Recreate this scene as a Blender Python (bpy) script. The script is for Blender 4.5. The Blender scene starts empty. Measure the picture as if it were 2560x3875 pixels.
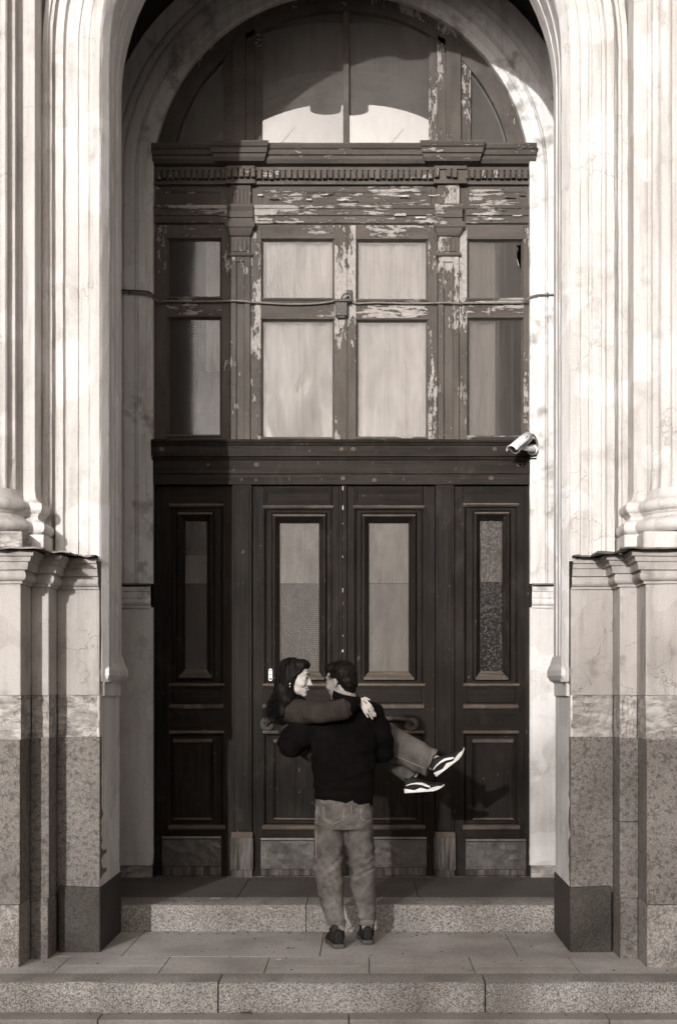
import bpy, bmesh, math, random
from mathutils import Vector, Matrix, noise
random.seed(7)
S = bpy.context.scene
C = bpy.context.scene.collection
R = math.radians

# ------------------------------------------------------------------ camera, sky, sun, exposure
F = 5200.0                      # focal length in photo pixels (photo 2560 x 3875)
VX, VY = 1390.0, 2610.0         # vanishing point of the depth lines
CX, CZ = 0.2, 1.61              # camera x and height above the lower paving
cam = bpy.data.cameras.new('camera'); camo = bpy.data.objects.new('camera', cam); C.objects.link(camo)
camo.location = (CX, 0, CZ); camo.rotation_euler = (R(90), 0, 0)
cam.sensor_fit = 'VERTICAL'; cam.sensor_height = 36.0; cam.sensor_width = 24.0
cam.lens = F / 3875 * 36
cam.shift_x = (1280 - VX) / 3875; cam.shift_y = (VY - 1937.5) / 3875
cam.clip_start = 0.1; cam.clip_end = 2000
S.camera = camo

SUN = Vector((0.275, 1.0, -0.212)).normalized()      # direction the light travels
w = bpy.data.worlds.new('World'); S.world = w; w.use_nodes = True
nt = w.node_tree; nt.nodes.clear()
sky = nt.nodes.new('ShaderNodeTexSky'); sky.sky_type = 'NISHITA'; sky.sun_disc = False; sky.dust_density = 3.0
sky.sun_elevation = math.asin(-SUN.z); sky.sun_rotation = math.atan2(-SUN.x, -SUN.y)
bw = nt.nodes.new('ShaderNodeRGBToBW'); tint = nt.nodes.new('ShaderNodeMix'); tint.data_type = 'RGBA'; tint.blend_type = 'MULTIPLY'
tint.inputs[0].default_value = 1; tint.inputs[7].default_value = (1.10, 1.0, 0.92, 1)
bg = nt.nodes.new('ShaderNodeBackground'); bg.inputs[1].default_value = 0.15
out = nt.nodes.new('ShaderNodeOutputWorld')
nt.links.new(sky.outputs[0], bw.inputs[0]); nt.links.new(bw.outputs[0], tint.inputs[6])
nt.links.new(tint.outputs[2], bg.inputs[0]); nt.links.new(bg.outputs[0], out.inputs[0])
sl = bpy.data.lights.new('sun', 'SUN'); sl.energy = 2.05; sl.angle = R(0.55); sl.color = (1.0, 0.992, 0.982)
so = bpy.data.objects.new('sun', sl); C.objects.link(so); so.rotation_euler = SUN.to_track_quat('-Z', 'Y').to_euler()
so.location = (-6, -20, 8)
S.view_settings.view_transform = 'Standard'; S.view_settings.look = 'None'
S.view_settings.exposure = 0.80; S.view_settings.gamma = 1.0; S.view_settings.use_curve_mapping = False
S.render.resolution_x = 676; S.render.resolution_y = 1024

# ------------------------------------------------------------------ helpers
DD = 10.6                       # depth of the timber screen
def W(x, y, D): return Vector((CX + (x - VX) * D / F, D, CZ - (y - VY) * D / F))
def PX(x, D=DD): return CX + (x - VX) * D / F
def PZ(y, D=DD): return CZ - (y - VY) * D / F

class MB:
    def __init__(s): s.v = []; s.f = []
    def add(s, vs, fs):
        o = len(s.v); s.v += [tuple(v) for v in vs]; s.f += [tuple(i + o for i in f) for f in fs]; return s
    def box(s, x0, y0, z0, x1, y1, z1):
        x0, x1 = min(x0, x1), max(x0, x1); y0, y1 = min(y0, y1), max(y0, y1); z0, z1 = min(z0, z1), max(z0, z1)
        v = [(x, y, z) for z in (z0, z1) for y in (y0, y1) for x in (x0, x1)]
        return s.add(v, [(0,2,3,1),(4,5,7,6),(0,1,5,4),(2,6,7,3),(0,4,6,2),(1,3,7,5)])
    def pbox(s, x0, y0, x1, y1, front, back=0.06):
        """box from a pixel rectangle in the timber plane; front/back = metres in front of / behind it"""
        return s.box(PX(x0), DD - front, PZ(y1), PX(x1), DD + back, PZ(y0))
    def grid(s, rows, closed_u=False, closed_v=False):
        o = len(s.v); n = len(rows[0]); m = len(rows)
        for r in rows: s.v += [tuple(p) for p in r]
        for i in range(m if closed_v else m - 1):
            a = i * n; b = ((i + 1) % m) * n
            for j in range(n if closed_u else n - 1):
                k = (j + 1) % n
                s.f.append((o + a + j, o + a + k, o + b + k, o + b + j))
        return s
    def tube(s, pts, r, n=8, caps=True):
        pts = [Vector(p) for p in pts]; rs = r if isinstance(r, (list, tuple)) else [r] * len(pts)
        rows = []; up = Vector((0.31, 0.17, 0.93)).normalized()
        for i, p in enumerate(pts):
            t = (pts[min(i + 1, len(pts) - 1)] - pts[max(i - 1, 0)]).normalized()
            a = t.cross(up)
            if a.length < 1e-3: a = t.cross(Vector((1, 0, 0)))
            a.normalize(); b = t.cross(a)
            rows.append([p + (a * math.cos(2*math.pi*k/n) + b * math.sin(2*math.pi*k/n)) * rs[i] for k in range(n)])
        o = len(s.v); s.grid(rows, closed_u=True)
        if caps:
            s.f.append(tuple(o + k for k in range(n))[::-1]); s.f.append(tuple(o + (len(rows)-1)*n + k for k in range(n)))
        return s
    def limb(s, a, b, ra, rb, n=14):
        """round-ended tapered limb (closed)"""
        a, b = Vector(a), Vector(b); t = (b - a).normalized()
        pts = []; rs = []
        for k in range(5):
            q = math.pi/2 * (1 - k/5); pts.append(a - t*ra*math.sin(q)); rs.append(max(1e-4, ra*math.cos(q)))
        pts += [a, b]; rs += [ra, rb]
        for k in range(1, 6):
            q = math.pi/2 * k/5; pts.append(b + t*rb*math.sin(q)); rs.append(max(1e-4, rb*math.cos(q)))
        u = t.cross(Vector((0.3, 0.2, 0.9)))
        if u.length < 1e-2: u = t.cross(Vector((1, 0, 0)))
        u.normalize(); v = t.cross(u)
        rows = [[p + (u*math.cos(2*math.pi*k/n) + v*math.sin(2*math.pi*k/n))*r_ for k in range(n)] for p, r_ in zip(pts, rs)]
        o = len(s.v); s.grid(rows, closed_u=True)
        s.f.append(tuple(o + k for k in range(n))[::-1]); s.f.append(tuple(o + (len(rows)-1)*n + k for k in range(n)))
        return s
    def chain(s, pts, rs):
        for i in range(len(pts) - 1): s.limb(pts[i], pts[i+1], rs[i], rs[i+1])
        return s
    def ell(s, c, rad, M=None, nu=18, nv=12):
        M = M or Matrix.Identity(3); c = Vector(c); rows = []
        for i in range(nv + 1):
            ph = math.pi * (i + 0.02) / (nv + 0.04) - math.pi/2
            rows.append([c + M @ Vector((rad[0]*math.cos(ph)*math.cos(2*math.pi*j/nu), rad[1]*math.cos(ph)*math.sin(2*math.pi*j/nu), rad[2]*math.sin(ph))) for j in range(nu)])
        o = len(s.v); s.grid(rows, closed_u=True)
        s.f.append(tuple(o + k for k in range(nu))[::-1]); s.f.append(tuple(o + nv*nu + k for k in range(nu)))
        return s
    def loft(s, secs, n=24, e=2.0):
        """sections (centre, half-axis vector u, half-axis vector v); closed"""
        rows = []
        for c, u, v in secs:
            c, u, v = Vector(c), Vector(u), Vector(v); row = []
            for k in range(n):
                a = 2*math.pi*k/n; ca, sa = math.cos(a), math.sin(a)
                row.append(c + u*math.copysign(abs(ca)**(2/e), ca) + v*math.copysign(abs(sa)**(2/e), sa))
            rows.append(row)
        o = len(s.v); s.grid(rows, closed_u=True)
        s.f.append(tuple(o + k for k in range(n))[::-1]); s.f.append(tuple(o + (len(rows)-1)*n + k for k in range(n)))
        return s
    def rects(s, rings, fill=True):
        """nested rectangles in the timber plane: (x0,y0,x1,y1,front) in pixels + metres; mitred moulding"""
        rows = []
        for x0, y0, x1, y1, fr in rings:
            X0, X1, Z0, Z1 = PX(x0), PX(x1), PZ(y1), PZ(y0); Y = DD - fr
            rows.append([(X0, Y, Z0), (X1, Y, Z0), (X1, Y, Z1), (X0, Y, Z1)])
        o = len(s.v); s.grid(rows, closed_u=True)
        if fill: n = len(s.v); s.f.append((n-4, n-3, n-2, n-1))
        return s
    def prism(s, poly, y0, y1):
        n = len(poly); v = [(x, y0, z) for x, z in poly] + [(x, y1, z) for x, z in poly]
        return s.add(v, [tuple(range(n)), tuple(range(2*n-1, n-1, -1))] + [(i, n+i, n+(i+1) % n, (i+1) % n) for i in range(n)])
    def obj(s, name, m, parent=None, bevel=0, smooth=None, kind=None):
        me = bpy.data.meshes.new(name); me.from_pydata(s.v, [], s.f); me.update()
        return link(name, me, m, parent, bevel, smooth, kind)

def fix_normals(me):
    bm = bmesh.new(); bm.from_mesh(me); bmesh.ops.recalc_face_normals(bm, faces=bm.faces); bm.to_mesh(me); bm.free()
def link(name, me, m, parent=None, bevel=0, smooth=None, kind=None):
    fix_normals(me)
    o = bpy.data.objects.new(name, me); C.objects.link(o)
    if m: me.materials.append(M[m])
    if parent: o.parent = parent
    if bevel:
        b = o.modifiers.new('bevel', 'BEVEL'); b.width = bevel; b.segments = 2; b.limit_method = 'ANGLE'; b.angle_limit = R(35)
    if smooth is not None:
        for p in me.polygons: p.use_smooth = True
        me.set_sharp_from_angle(angle=R(smooth))
    if kind: o['kind'] = kind
    return o
def thing(name, label, cat, loc=(0, 0, 0), group=None):
    o = bpy.data.objects.new(name, None); C.objects.link(o); o.location = (0, 0, 0)
    o['label'] = label; o['category'] = cat
    if group: o['group'] = group
    return o
def tag(o, label, cat, group=None):
    o['label'] = label; o['category'] = cat
    if group: o['group'] = group
    return o
def struct(name):
    o = bpy.data.objects.new(name, None); C.objects.link(o); o['kind'] = 'structure'; return o
def n3(x, y, z, s=1.0): return noise.noise(Vector((x*s, y*s, z*s)))

# ------------------------------------------------------------------ materials (a sepia toned world)
M = {}
def warm(v, k=None):
    if k is None: k = max(0.0, min(1.0, 0.85 - v))       # darker = warmer, as in the toned print
    return (v*(1 + 0.17*k), v, v*(1 - 0.13*k), 1)
class NB:
    def __init__(s, name, rough=0.8, spec=0.3):
        m = bpy.data.materials.new(name); m.use_nodes = True; M[name] = m
        s.m = m; s.t = m.node_tree; s.t.nodes.clear()
        s.out = s.t.nodes.new('ShaderNodeOutputMaterial'); s.p = s.t.nodes.new('ShaderNodeBsdfPrincipled')
        s.t.links.new(s.p.outputs[0], s.out.inputs[0]); s.p.inputs['Roughness'].default_value = rough
        s.p.inputs['Specular IOR Level'].default_value = spec
        s.pos = s.t.nodes.new('ShaderNodeNewGeometry').outputs['Position']
    def l(s, a, b): s.t.links.new(a, b)
    def map(s, sc=(1, 1, 1), loc=(0, 0, 0)):
        n = s.t.nodes.new('ShaderNodeMapping'); n.inputs['Scale'].default_value = sc; n.inputs['Location'].default_value = loc
        s.l(s.pos, n.inputs[0]); return n.outputs[0]
    def noise(s, scale=5, detail=4, sc=(1, 1, 1), rough=0.55, dist=0.0, loc=(0, 0, 0)):
        n = s.t.nodes.new('ShaderNodeTexNoise'); n.inputs['Scale'].default_value = scale; n.inputs['Detail'].default_value = detail
        n.inputs['Roughness'].default_value = rough; n.inputs['Distortion'].default_value = dist
        s.l(s.map(sc, loc), n.inputs['Vector']); return n.outputs[0]
    def cracks(s, scale=3, width=0.02, warp=0.35):
        nn = s.t.nodes.new('ShaderNodeTexNoise'); nn.inputs['Scale'].default_value = 3.5; nn.inputs['Detail'].default_value = 5; s.l(s.pos, nn.inputs['Vector'])
        mm = s.t.nodes.new('ShaderNodeMix'); mm.data_type = 'RGBA'; mm.blend_type = 'LINEAR_LIGHT'; mm.inputs[0].default_value = warp
        s.l(s.pos, mm.inputs[6]); s.l(nn.outputs[1], mm.inputs[7])
        v = s.t.nodes.new('ShaderNodeTexVoronoi'); v.feature = 'DISTANCE_TO_EDGE'; v.inputs['Scale'].default_value = scale
        s.l(mm.outputs[2], v.inputs['Vector'])
        return s.ramp(v.outputs['Distance'], [(0, 1), (width, 0)])
    def ramp(s, fac, stops, col=False):
        n = s.t.nodes.new('ShaderNodeValToRGB'); e = n.color_ramp.elements
        while len(e) < len(stops): e.new(0.5)
        for i, (p, v) in enumerate(stops):
            e[i].position = p; e[i].color = v if isinstance(v, tuple) else (v, v, v, 1)
        s.l(fac, n.inputs[0]); return n.outputs[0]
    def math(s, op, a, b):
        n = s.t.nodes.new('ShaderNodeMath'); n.operation = op
        for i, x in enumerate((a, b)):
            if isinstance(x, (int, float)): n.inputs[i].default_value = x
            else: s.l(x, n.inputs[i])
        return n.outputs[0]
    def mix(s, fac, a, b, mode='MIX'):
        n = s.t.nodes.new('ShaderNodeMix'); n.data_type = 'RGBA'; n.blend_type = mode
        if isinstance(fac, (int, float)): n.inputs[0].default_value = fac
        else: s.l(fac, n.inputs[0])
        for i, x in ((6, a), (7, b)):
            if isinstance(x, tuple): n.inputs[i].default_value = x
            else: s.l(x, n.inputs[i])
        return n.outputs[2]
    def col(s, c):
        if isinstance(c, tuple): s.p.inputs['Base Color'].default_value = c
        else: s.l(c, s.p.inputs['Base Color'])
        return s
    def bump(s, h, strength=0.4, dist=0.01):
        n = s.t.nodes.new('ShaderNodeBump'); n.inputs['Strength'].default_value = strength; n.inputs['Distance'].default_value = dist
        s.l(h, n.inputs['Height']); s.l(n.outputs[0], s.p.inputs['Normal']); return s

def plaster(name, v, dirt=0.5, crack=0.5, stain=0.25, crw=0.012, crs=1.5, bump=0.35, grain=0.2):
    b = NB(name, 0.92, 0.1)
    big = b.noise(1.3, 5, (1, 1, 0.6), 0.6); mid = b.noise(9, 6); fine = b.noise(210, 2)
    streak = b.noise(16, 5, (1, 1, 0.06), 0.65); wash = b.noise(3.2, 6, (1.4, 1, 0.35), 0.7, 0.5, (2, 6, 1))
    c = b.mix(b.ramp(big, [(0.35, 0), (0.7, 1)]), warm(v*0.84), warm(v))
    c = b.mix(b.ramp(wash, [(0.42, 0.0), (0.62, 0.6)]), c, warm(v*0.68))
    c = b.mix(b.math('MULTIPLY', b.ramp(streak, [(0.5, 0), (0.72, 1)]), stain), c, warm(v*0.45))
    rep_ = b.ramp(b.noise(2.2, 2, (1, 1, 1), 0.4, 0, (8, 1, 3)), [(0.60, 0), (0.61, 0.35)])
    c = b.mix(rep_, c, warm(min(0.85, v*1.15)))
    spots = b.ramp(b.math('MULTIPLY', mid, b.noise(2.7, 3, loc=(4, 2, 1))), [(0.29, 0), (0.40, 1)])
    c = b.mix(b.math('MULTIPLY', spots, dirt), c, warm(v*0.35))
    ck = b.math('MULTIPLY', b.cracks(crs, crw), b.ramp(b.noise(1.9, 2, loc=(9, 3, 5)), [(0.42, 0), (0.58, crack)]))
    c = b.mix(ck, c, warm(v*0.28))
    c = b.mix(grain, c, b.ramp(fine, [(0.25, 0), (0.75, 1)]), 'OVERLAY')
    b.col(c)
    h = b.math('SUBTRACT', b.math('ADD', b.math('MULTIPLY', mid, 0.7), b.math('MULTIPLY', fine, 0.12)), b.math('MULTIPLY', ck, 0.6))
    b.bump(h, bump, 0.014)
plaster('plaster_white', 0.60, 0.3, 0.45, 0.6, 0.006, 1.3, 0.6)
plaster('plaster_dado', 0.41, 0.5, 0.7, 0.45, 0.008, 3.6, 0.5)
plaster('plaster_inner', 0.78, 0.85, 0.3, 0.6, 0.010, 2.5, 0.5)
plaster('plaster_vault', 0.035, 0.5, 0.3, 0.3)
plaster('plaster_jamb', 0.76, 0.3, 0.4, 0.5, 0.008, 1.5)
plaster('plaster_pier', 0.66, 0.3, 0.4, 0.3, 0.008, 1.9)
def rough_plaster(name, v):
    b = NB(name, 0.95, 0.1)
    big = b.noise(7, 6, (1, 1, 2.2), 0.65); pat = b.noise(11, 5, (1, 1, 2.6), 0.6, 0.6, (3, 1, 7))
    c = b.mix(b.ramp(pat, [(0.40, 0), (0.60, 1)]), warm(v*0.72), warm(v*1.25))
    c = b.mix(b.ramp(big, [(0.35, 0.55), (0.5, 0)]), c, warm(v*0.4))
    ck = b.math('MULTIPLY', b.cracks(6, 0.02, 0.6), b.ramp(b.noise(4, 2), [(0.45, 0), (0.6, 1)])); c = b.mix(b.math('MULTIPLY', ck, 0.6), c, warm(v*0.22))
    b.col(c); b.bump(b.math('SUBTRACT', big, b.math('MULTIPLY', ck, 0.5)), 0.9, 0.03)
rough_plaster('plaster_crumbling', 0.34)
def granite(name, v, scale=140, contrast=1.0, clump=0.4, bump=0.3, blotch=0.3):
    b = NB(name, 0.85, 0.25)
    f = b.noise(scale, 3, rough=0.7); g = b.noise(scale*0.28, 4, rough=0.65, loc=(3, 3, 3)); big = b.noise(2.3, 4)
    sp = b.ramp(f, [(0.36, 0.0), (0.5, 0.5), (0.64, 1.0)])
    c = b.mix(sp, warm(v*(1 - 0.75*contrast)), warm(min(0.9, v*(1 + 0.85*contrast))))
    c = b.mix(b.math('MULTIPLY', b.ramp(g, [(0.5, 0), (0.62, 1)]), clump), c, warm(v*0.22))
    c = b.mix(b.math('MULTIPLY', b.ramp(big, [(0.4, 0), (0.65, 1)]), blotch), c, warm(v*0.5))
    b.col(c); b.bump(b.math('ADD', b.math('MULTIPLY', f, 0.35), g), bump, 0.008)
granite('granite_light', 0.235, 130, 1.0, 0.2, 0.15, 0.25)
granite('granite_rough', 0.165, 120, 0.5, 0.6, 0.8, 0.35)
granite('granite_base', 0.23, 100, 0.6, 0.5, 0.5, 0.25)
granite('granite_dark', 0.055, 170, 0.7, 0.3, 0.15, 0.3)
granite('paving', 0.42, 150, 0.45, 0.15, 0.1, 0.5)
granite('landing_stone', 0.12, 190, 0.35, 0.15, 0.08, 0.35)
granite('street_stone', 0.28, 170, 0.35, 0.15, 0.1, 0.4)
granite('setts', 0.13, 120, 0.5, 0.2, 0.2, 0.3)
def paint(name, sc, v=0.080, peel=0.31, lo=0.50, seed=0):
    """old oil paint that flakes off along the grain in angular plates"""
    b = NB(name, 0.75, 0.12)
    vo = b.t.nodes.new('ShaderNodeTexVoronoi'); vo.inputs['Scale'].default_value = 34; vo.inputs['Randomness'].default_value = 0.9; vo.distance = 'CHEBYCHEV'
    wn = b.t.nodes.new('ShaderNodeTexNoise'); wn.inputs['Scale'].default_value = 26; wn.inputs['Detail'].default_value = 4; b.l(b.pos, wn.inputs['Vector'])
    mm = b.t.nodes.new('ShaderNodeMix'); mm.data_type = 'RGBA'; mm.blend_type = 'LINEAR_LIGHT'; mm.inputs[0].default_value = 0.03
    b.l(b.map((sc[0], sc[1], sc[2]*0.8), (seed, seed*1.3, 0)), mm.inputs[6]); b.l(wn.outputs[1], mm.inputs[7]); b.l(mm.outputs[2], vo.inputs['Vector'])
    cell = b.t.nodes.new('ShaderNodeTexNoise'); cell.inputs['Scale'].default_value = 1.0; cell.inputs['Detail'].default_value = 3; cell.inputs['Roughness'].default_value = 0.6
    pp = b.t.nodes.new('ShaderNodeVectorMath'); pp.operation = 'SCALE'; pp.inputs['Scale'].default_value = 4.0; b.l(vo.outputs['Position'], pp.inputs[0]); b.l(pp.outputs[0], cell.inputs['Vector'])
    a = b.noise(24, 7, sc, 0.7, 0.1, (seed, 2, seed*1.7)); reg = b.noise(1.9, 3, (1, 1, 1), 0.5, 0, (seed*3+1, 5, 2))
    fl = b.math('ADD', b.math('ADD', b.math('MULTIPLY', cell.outputs[0], 0.36), b.math('MULTIPLY', a, 0.36)), b.math('MULTIPLY', reg, 0.30))
    mask = b.ramp(fl, [(lo + 0.035, 0), (lo + 0.041, 1)])
    rim = b.ramp(fl, [(lo + 0.012, 0), (lo + 0.034, 0.8), (lo + 0.036, 0)])
    gr = b.noise(30, 4, (sc[0]*3, 3, sc[2]*3), 0.6); fine = b.noise(180, 2)
    wood = b.mix(b.ramp(gr, [(0.3, 0), (0.7, 1)]), warm(peel*0.62), warm(peel*1.25))
    pc = b.mix(b.ramp(b.noise(5, 5, sc), [(0.3, 0), (0.7, 1)]), warm(v*0.78, 0.9), warm(v*1.25, 0.9))
    pc = b.mix(rim, pc, warm(v*0.3, 0.9))
    ck = b.math('MULTIPLY', b.cracks(16, 0.03, 0.2), b.ramp(b.noise(4, 2, loc=(7, 7, seed)), [(0.5, 0), (0.6, 0.55)]))
    pc = b.mix(ck, pc, warm(v*0.3, 0.9))
    c = b.mix(mask, pc, wood)
    c = b.mix(0.12, c, b.ramp(fine, [(0.3, 0), (0.7, 1)]), 'OVERLAY')
    b.col(c)
    h = b.math('SUBTRACT', b.math('ADD', b.math('MULTIPLY', gr, 0.25), b.math('MULTIPLY', ck, -0.3)), b.math('MULTIPLY', mask, 0.7))
    b.bump(h, 0.8, 0.004)
paint('paint_upright', (1.6, 1.6, 0.5), lo=0.502)
paint('paint_level', (0.3, 1.6, 1.7), lo=0.522, seed=3)
paint('paint_upright_worn', (1.5, 1.5, 0.45), lo=0.485, seed=5)
paint('paint_level_worn', (0.28, 1.6, 2.2), lo=0.489, seed=8)
paint('paint_sound', (1.4, 2.0, 1.4), lo=0.60, seed=11)
paint('paint_cornice', (0.4, 1.6, 1.7), lo=0.56, seed=2)
def varnish(name, v, sc, rough=0.42, wear=0.6, edge=0.8):
    b = NB(name, 0.6, 0.08)
    g = b.noise(16, 6, sc, 0.65, 0.2); big = b.noise(2.2, 4); fine = b.noise(45, 4, sc, 0.6); scuff = b.noise(6, 6, (1, 1, 0.6), 0.7, 0.4, (1, 8, 3))
    c = b.mix(b.ramp(g, [(0.3, 0), (0.72, 1)]), warm(v*0.4, 1.6), warm(v*1.8, 1.4))
    c = b.mix(b.math('MULTIPLY', b.ramp(big, [(0.42, 0), (0.7, 1)]), 0.6), c, warm(v*2.0, 1.3))
    c = b.mix(b.ramp(scuff, [(0.55, 0), (0.72, 0.7)]), c, warm(v*3.2, 1.2))
    sp = b.ramp(b.noise(26, 3, (1, 1, 0.7), loc=(5, 1, 2)), [(0.69, 0), (0.72, wear)])
    c = b.mix(sp, c, warm(0.10, 0.9))
    bv = b.t.nodes.new('ShaderNodeBevel'); bv.samples = 3; bv.inputs['Radius'].default_value = 0.006
    gn = b.t.nodes.new('ShaderNodeNewGeometry'); dt = b.t.nodes.new('ShaderNodeVectorMath'); dt.operation = 'DOT_PRODUCT'
    b.l(bv.outputs[0], dt.inputs[0]); b.l(gn.outputs['Normal'], dt.inputs[1])
    em = b.math('MULTIPLY', b.ramp(b.math('SUBTRACT', 1.0, dt.outputs['Value']), [(0.02, 0), (0.16, 1)]), b.ramp(b.noise(11, 5, loc=(2, 2, 9)), [(0.36, 0.05), (0.62, edge)]))
    c = b.mix(em, c, warm(max(0.05, v*4), 1.1))
    b.col(c)
    b.bump(b.math('ADD', g, b.math('MULTIPLY', fine, 0.6)), 0.5, 0.004)
varnish('varnish_upright', 0.0085, (3, 3, 0.16))
varnish('varnish_level', 0.0088, (0.16, 3, 3))
varnish('varnish_beam', 0.015, (0.12, 3, 3), 0.5)
varnish('varnish_worn_sheen', 0.058, (0.3, 3, 1.2), 0.5, 0.9)  # paler for wear and for sky sheen on the ledges, put into the colour
varnish('varnish_post', 0.010, (3, 3, 0.12), 0.45)
def bare_wood():
    b = NB('weathered_wood', 0.8, 0.2); g = b.noise(18, 6, (3, 3, 0.14), 0.7, 0.3); a = b.noise(5, 4, (1.5, 1, 0.5))
    c = b.mix(b.ramp(g, [(0.35, 0), (0.62, 1)]), warm(0.02, 1.2), warm(0.14)); c = b.mix(b.ramp(a, [(0.45, 0), (0.6, 0.85)]), c, warm(0.03, 1.2))
    b.col(c); b.bump(g, 0.6, 0.006)
bare_wood()
def plate():
    b = NB('kick_metal', 0.45, 0.5); a = b.noise(9, 6, rough=0.65); g = b.noise(60, 4); e = b.noise(3, 3, (1, 1, 2.5))
    c = b.mix(b.ramp(a, [(0.35, 0), (0.68, 1)]), warm(0.035), warm(0.075)); c = b.mix(b.math('MULTIPLY', b.ramp(g, [(0.4, 0), (0.7, 1)]), 0.35), c, warm(0.12))
    b.col(c); b.p.inputs['Metallic'].default_value = 0.35; b.bump(b.math('ADD', e, b.math('MULTIPLY', g, 0.2)), 0.25, 0.01)
plate()
def simple(name, v, rough=0.6, spec=0.3, metal=0.0, var=0.25, scale=30, bump=0.0, k=None, sc=(1, 1, 1)):
    b = NB(name, rough, spec); n = b.noise(scale, 5, sc, 0.6)
    b.col(b.mix(b.ramp(n, [(0.3, 0), (0.7, 1)]), warm(v*(1-var), k), warm(v*(1+var), k))); b.p.inputs['Metallic'].default_value = metal
    if bump: b.bump(n, bump, 0.004)
simple('stud_metal', 0.05, 0.5, 0.4, 0.3)
simple('flashing', 0.10, 0.5, 0.4, 0.5, 0.5, 12, 0.2)
simple('cable_rubber', 0.06, 0.6)
simple('cable_grey', 0.16, 0.6)
simple('camera_shell', 0.75, 0.35, 0.4, var=0.05)
simple('camera_dark', 0.03, 0.2, 0.5)
simple('old_iron', 0.06, 0.6, 0.4, 0.3, 0.5, 60, 0.3)
simple('lock_steel', 0.45, 0.3, 0.5, 0.5, 0.1)
simple('handle_wood', 0.05, 0.5, 0.15, 0, 0.4, 30, 0.2, 0.9, (0.3, 3, 3))
simple('paper', 0.65, 0.9)
simple('leaf_dry', 0.04, 0.9)
simple('room_dark', 0.03, 0.95)
simple('mastic', 0.42, 0.9, var=0.3)
simple('opposite_wall', 0.22, 0.9, var=0.3, scale=2)
simple('opposite_glass', 0.05, 0.1, 0.5)
simple('roof_metal', 0.10, 0.5, 0.3)
simple('poster', 0.35, 0.8, var=0.5, scale=5)
# people
simple('skin', 0.46, 0.5, 0.35, 0, 0.05, 40, 0.05, 0.5)
simple('skin_man', 0.27, 0.5, 0.35, 0, 0.06, 40, 0.05, 0.5)
simple('lip', 0.16, 0.4, 0.4, 0, 0.1, 40, 0, 0.9)
simple('teeth', 0.75, 0.3)
simple('dark_lash', 0.02, 0.6)
simple('silver', 0.6, 0.25, 0.5, 0.9)
simple('ring_metal', 0.5, 0.25, 0.5, 0.9)
simple('sole_white', 0.70, 0.6, 0.3, var=0.08)
simple('sole_brown', 0.07, 0.6, 0.3, var=0.2)
simple('shoe_dark', 0.010, 0.7, 0.25, 0, 0.4, 80, 0.2)
simple('sock_white', 0.6, 0.9)
def cloth(name, v, weave=320, var=0.3, sheen=0.0, k=None):
    b = NB(name, 0.95, 0.08); a = b.noise(7, 6, rough=0.65); g = b.noise(weave, 2, rough=0.7); st = b.noise(90, 4, (1.6, 1.6, 0.35)); mot = b.noise(38, 5, rough=0.7)
    c = b.mix(b.ramp(a, [(0.3, 0), (0.7, 1)]), warm(v*(1-var), k), warm(v*(1+var), k))
    c = b.mix(0.55, c, b.mix(0.5, b.ramp(g, [(0.25, 0.05), (0.75, 0.95)]), b.mix(0.5, b.ramp(st, [(0.25, 0.05), (0.75, 0.95)]), b.ramp(mot, [(0.25, 0.05), (0.75, 0.95)]))), 'OVERLAY')
    b.col(c); b.bump(b.math('ADD', b.math('MULTIPLY', g, 0.5), b.math('ADD', a, mot)), 0.5, 0.005)
cloth('fleece_black', 0.004, 160, 0.4, 0.0, 1.0)
cloth('jacket_brown', 0.036, 300, 0.25, 0.0, 1.1)
cloth('denim', 0.125, 240, 0.55, 0, 0.65)
cloth('denim_her', 0.10, 240, 0.45, 0, 0.65)
cloth('denim_seam', 0.32, 500, 0.2, 0, 0.8)
def hairm(name, v):
    b = NB(name, 0.55, 0.12); g = b.noise(60, 4, (1, 1, 0.3)); b.col(b.mix(g, warm(v*0.5, 1.2), warm(v*1.6, 1.2))); b.bump(g, 0.4, 0.004)
hairm('hair_dark', 0.0045); hairm('hair_short', 0.005)
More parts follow.
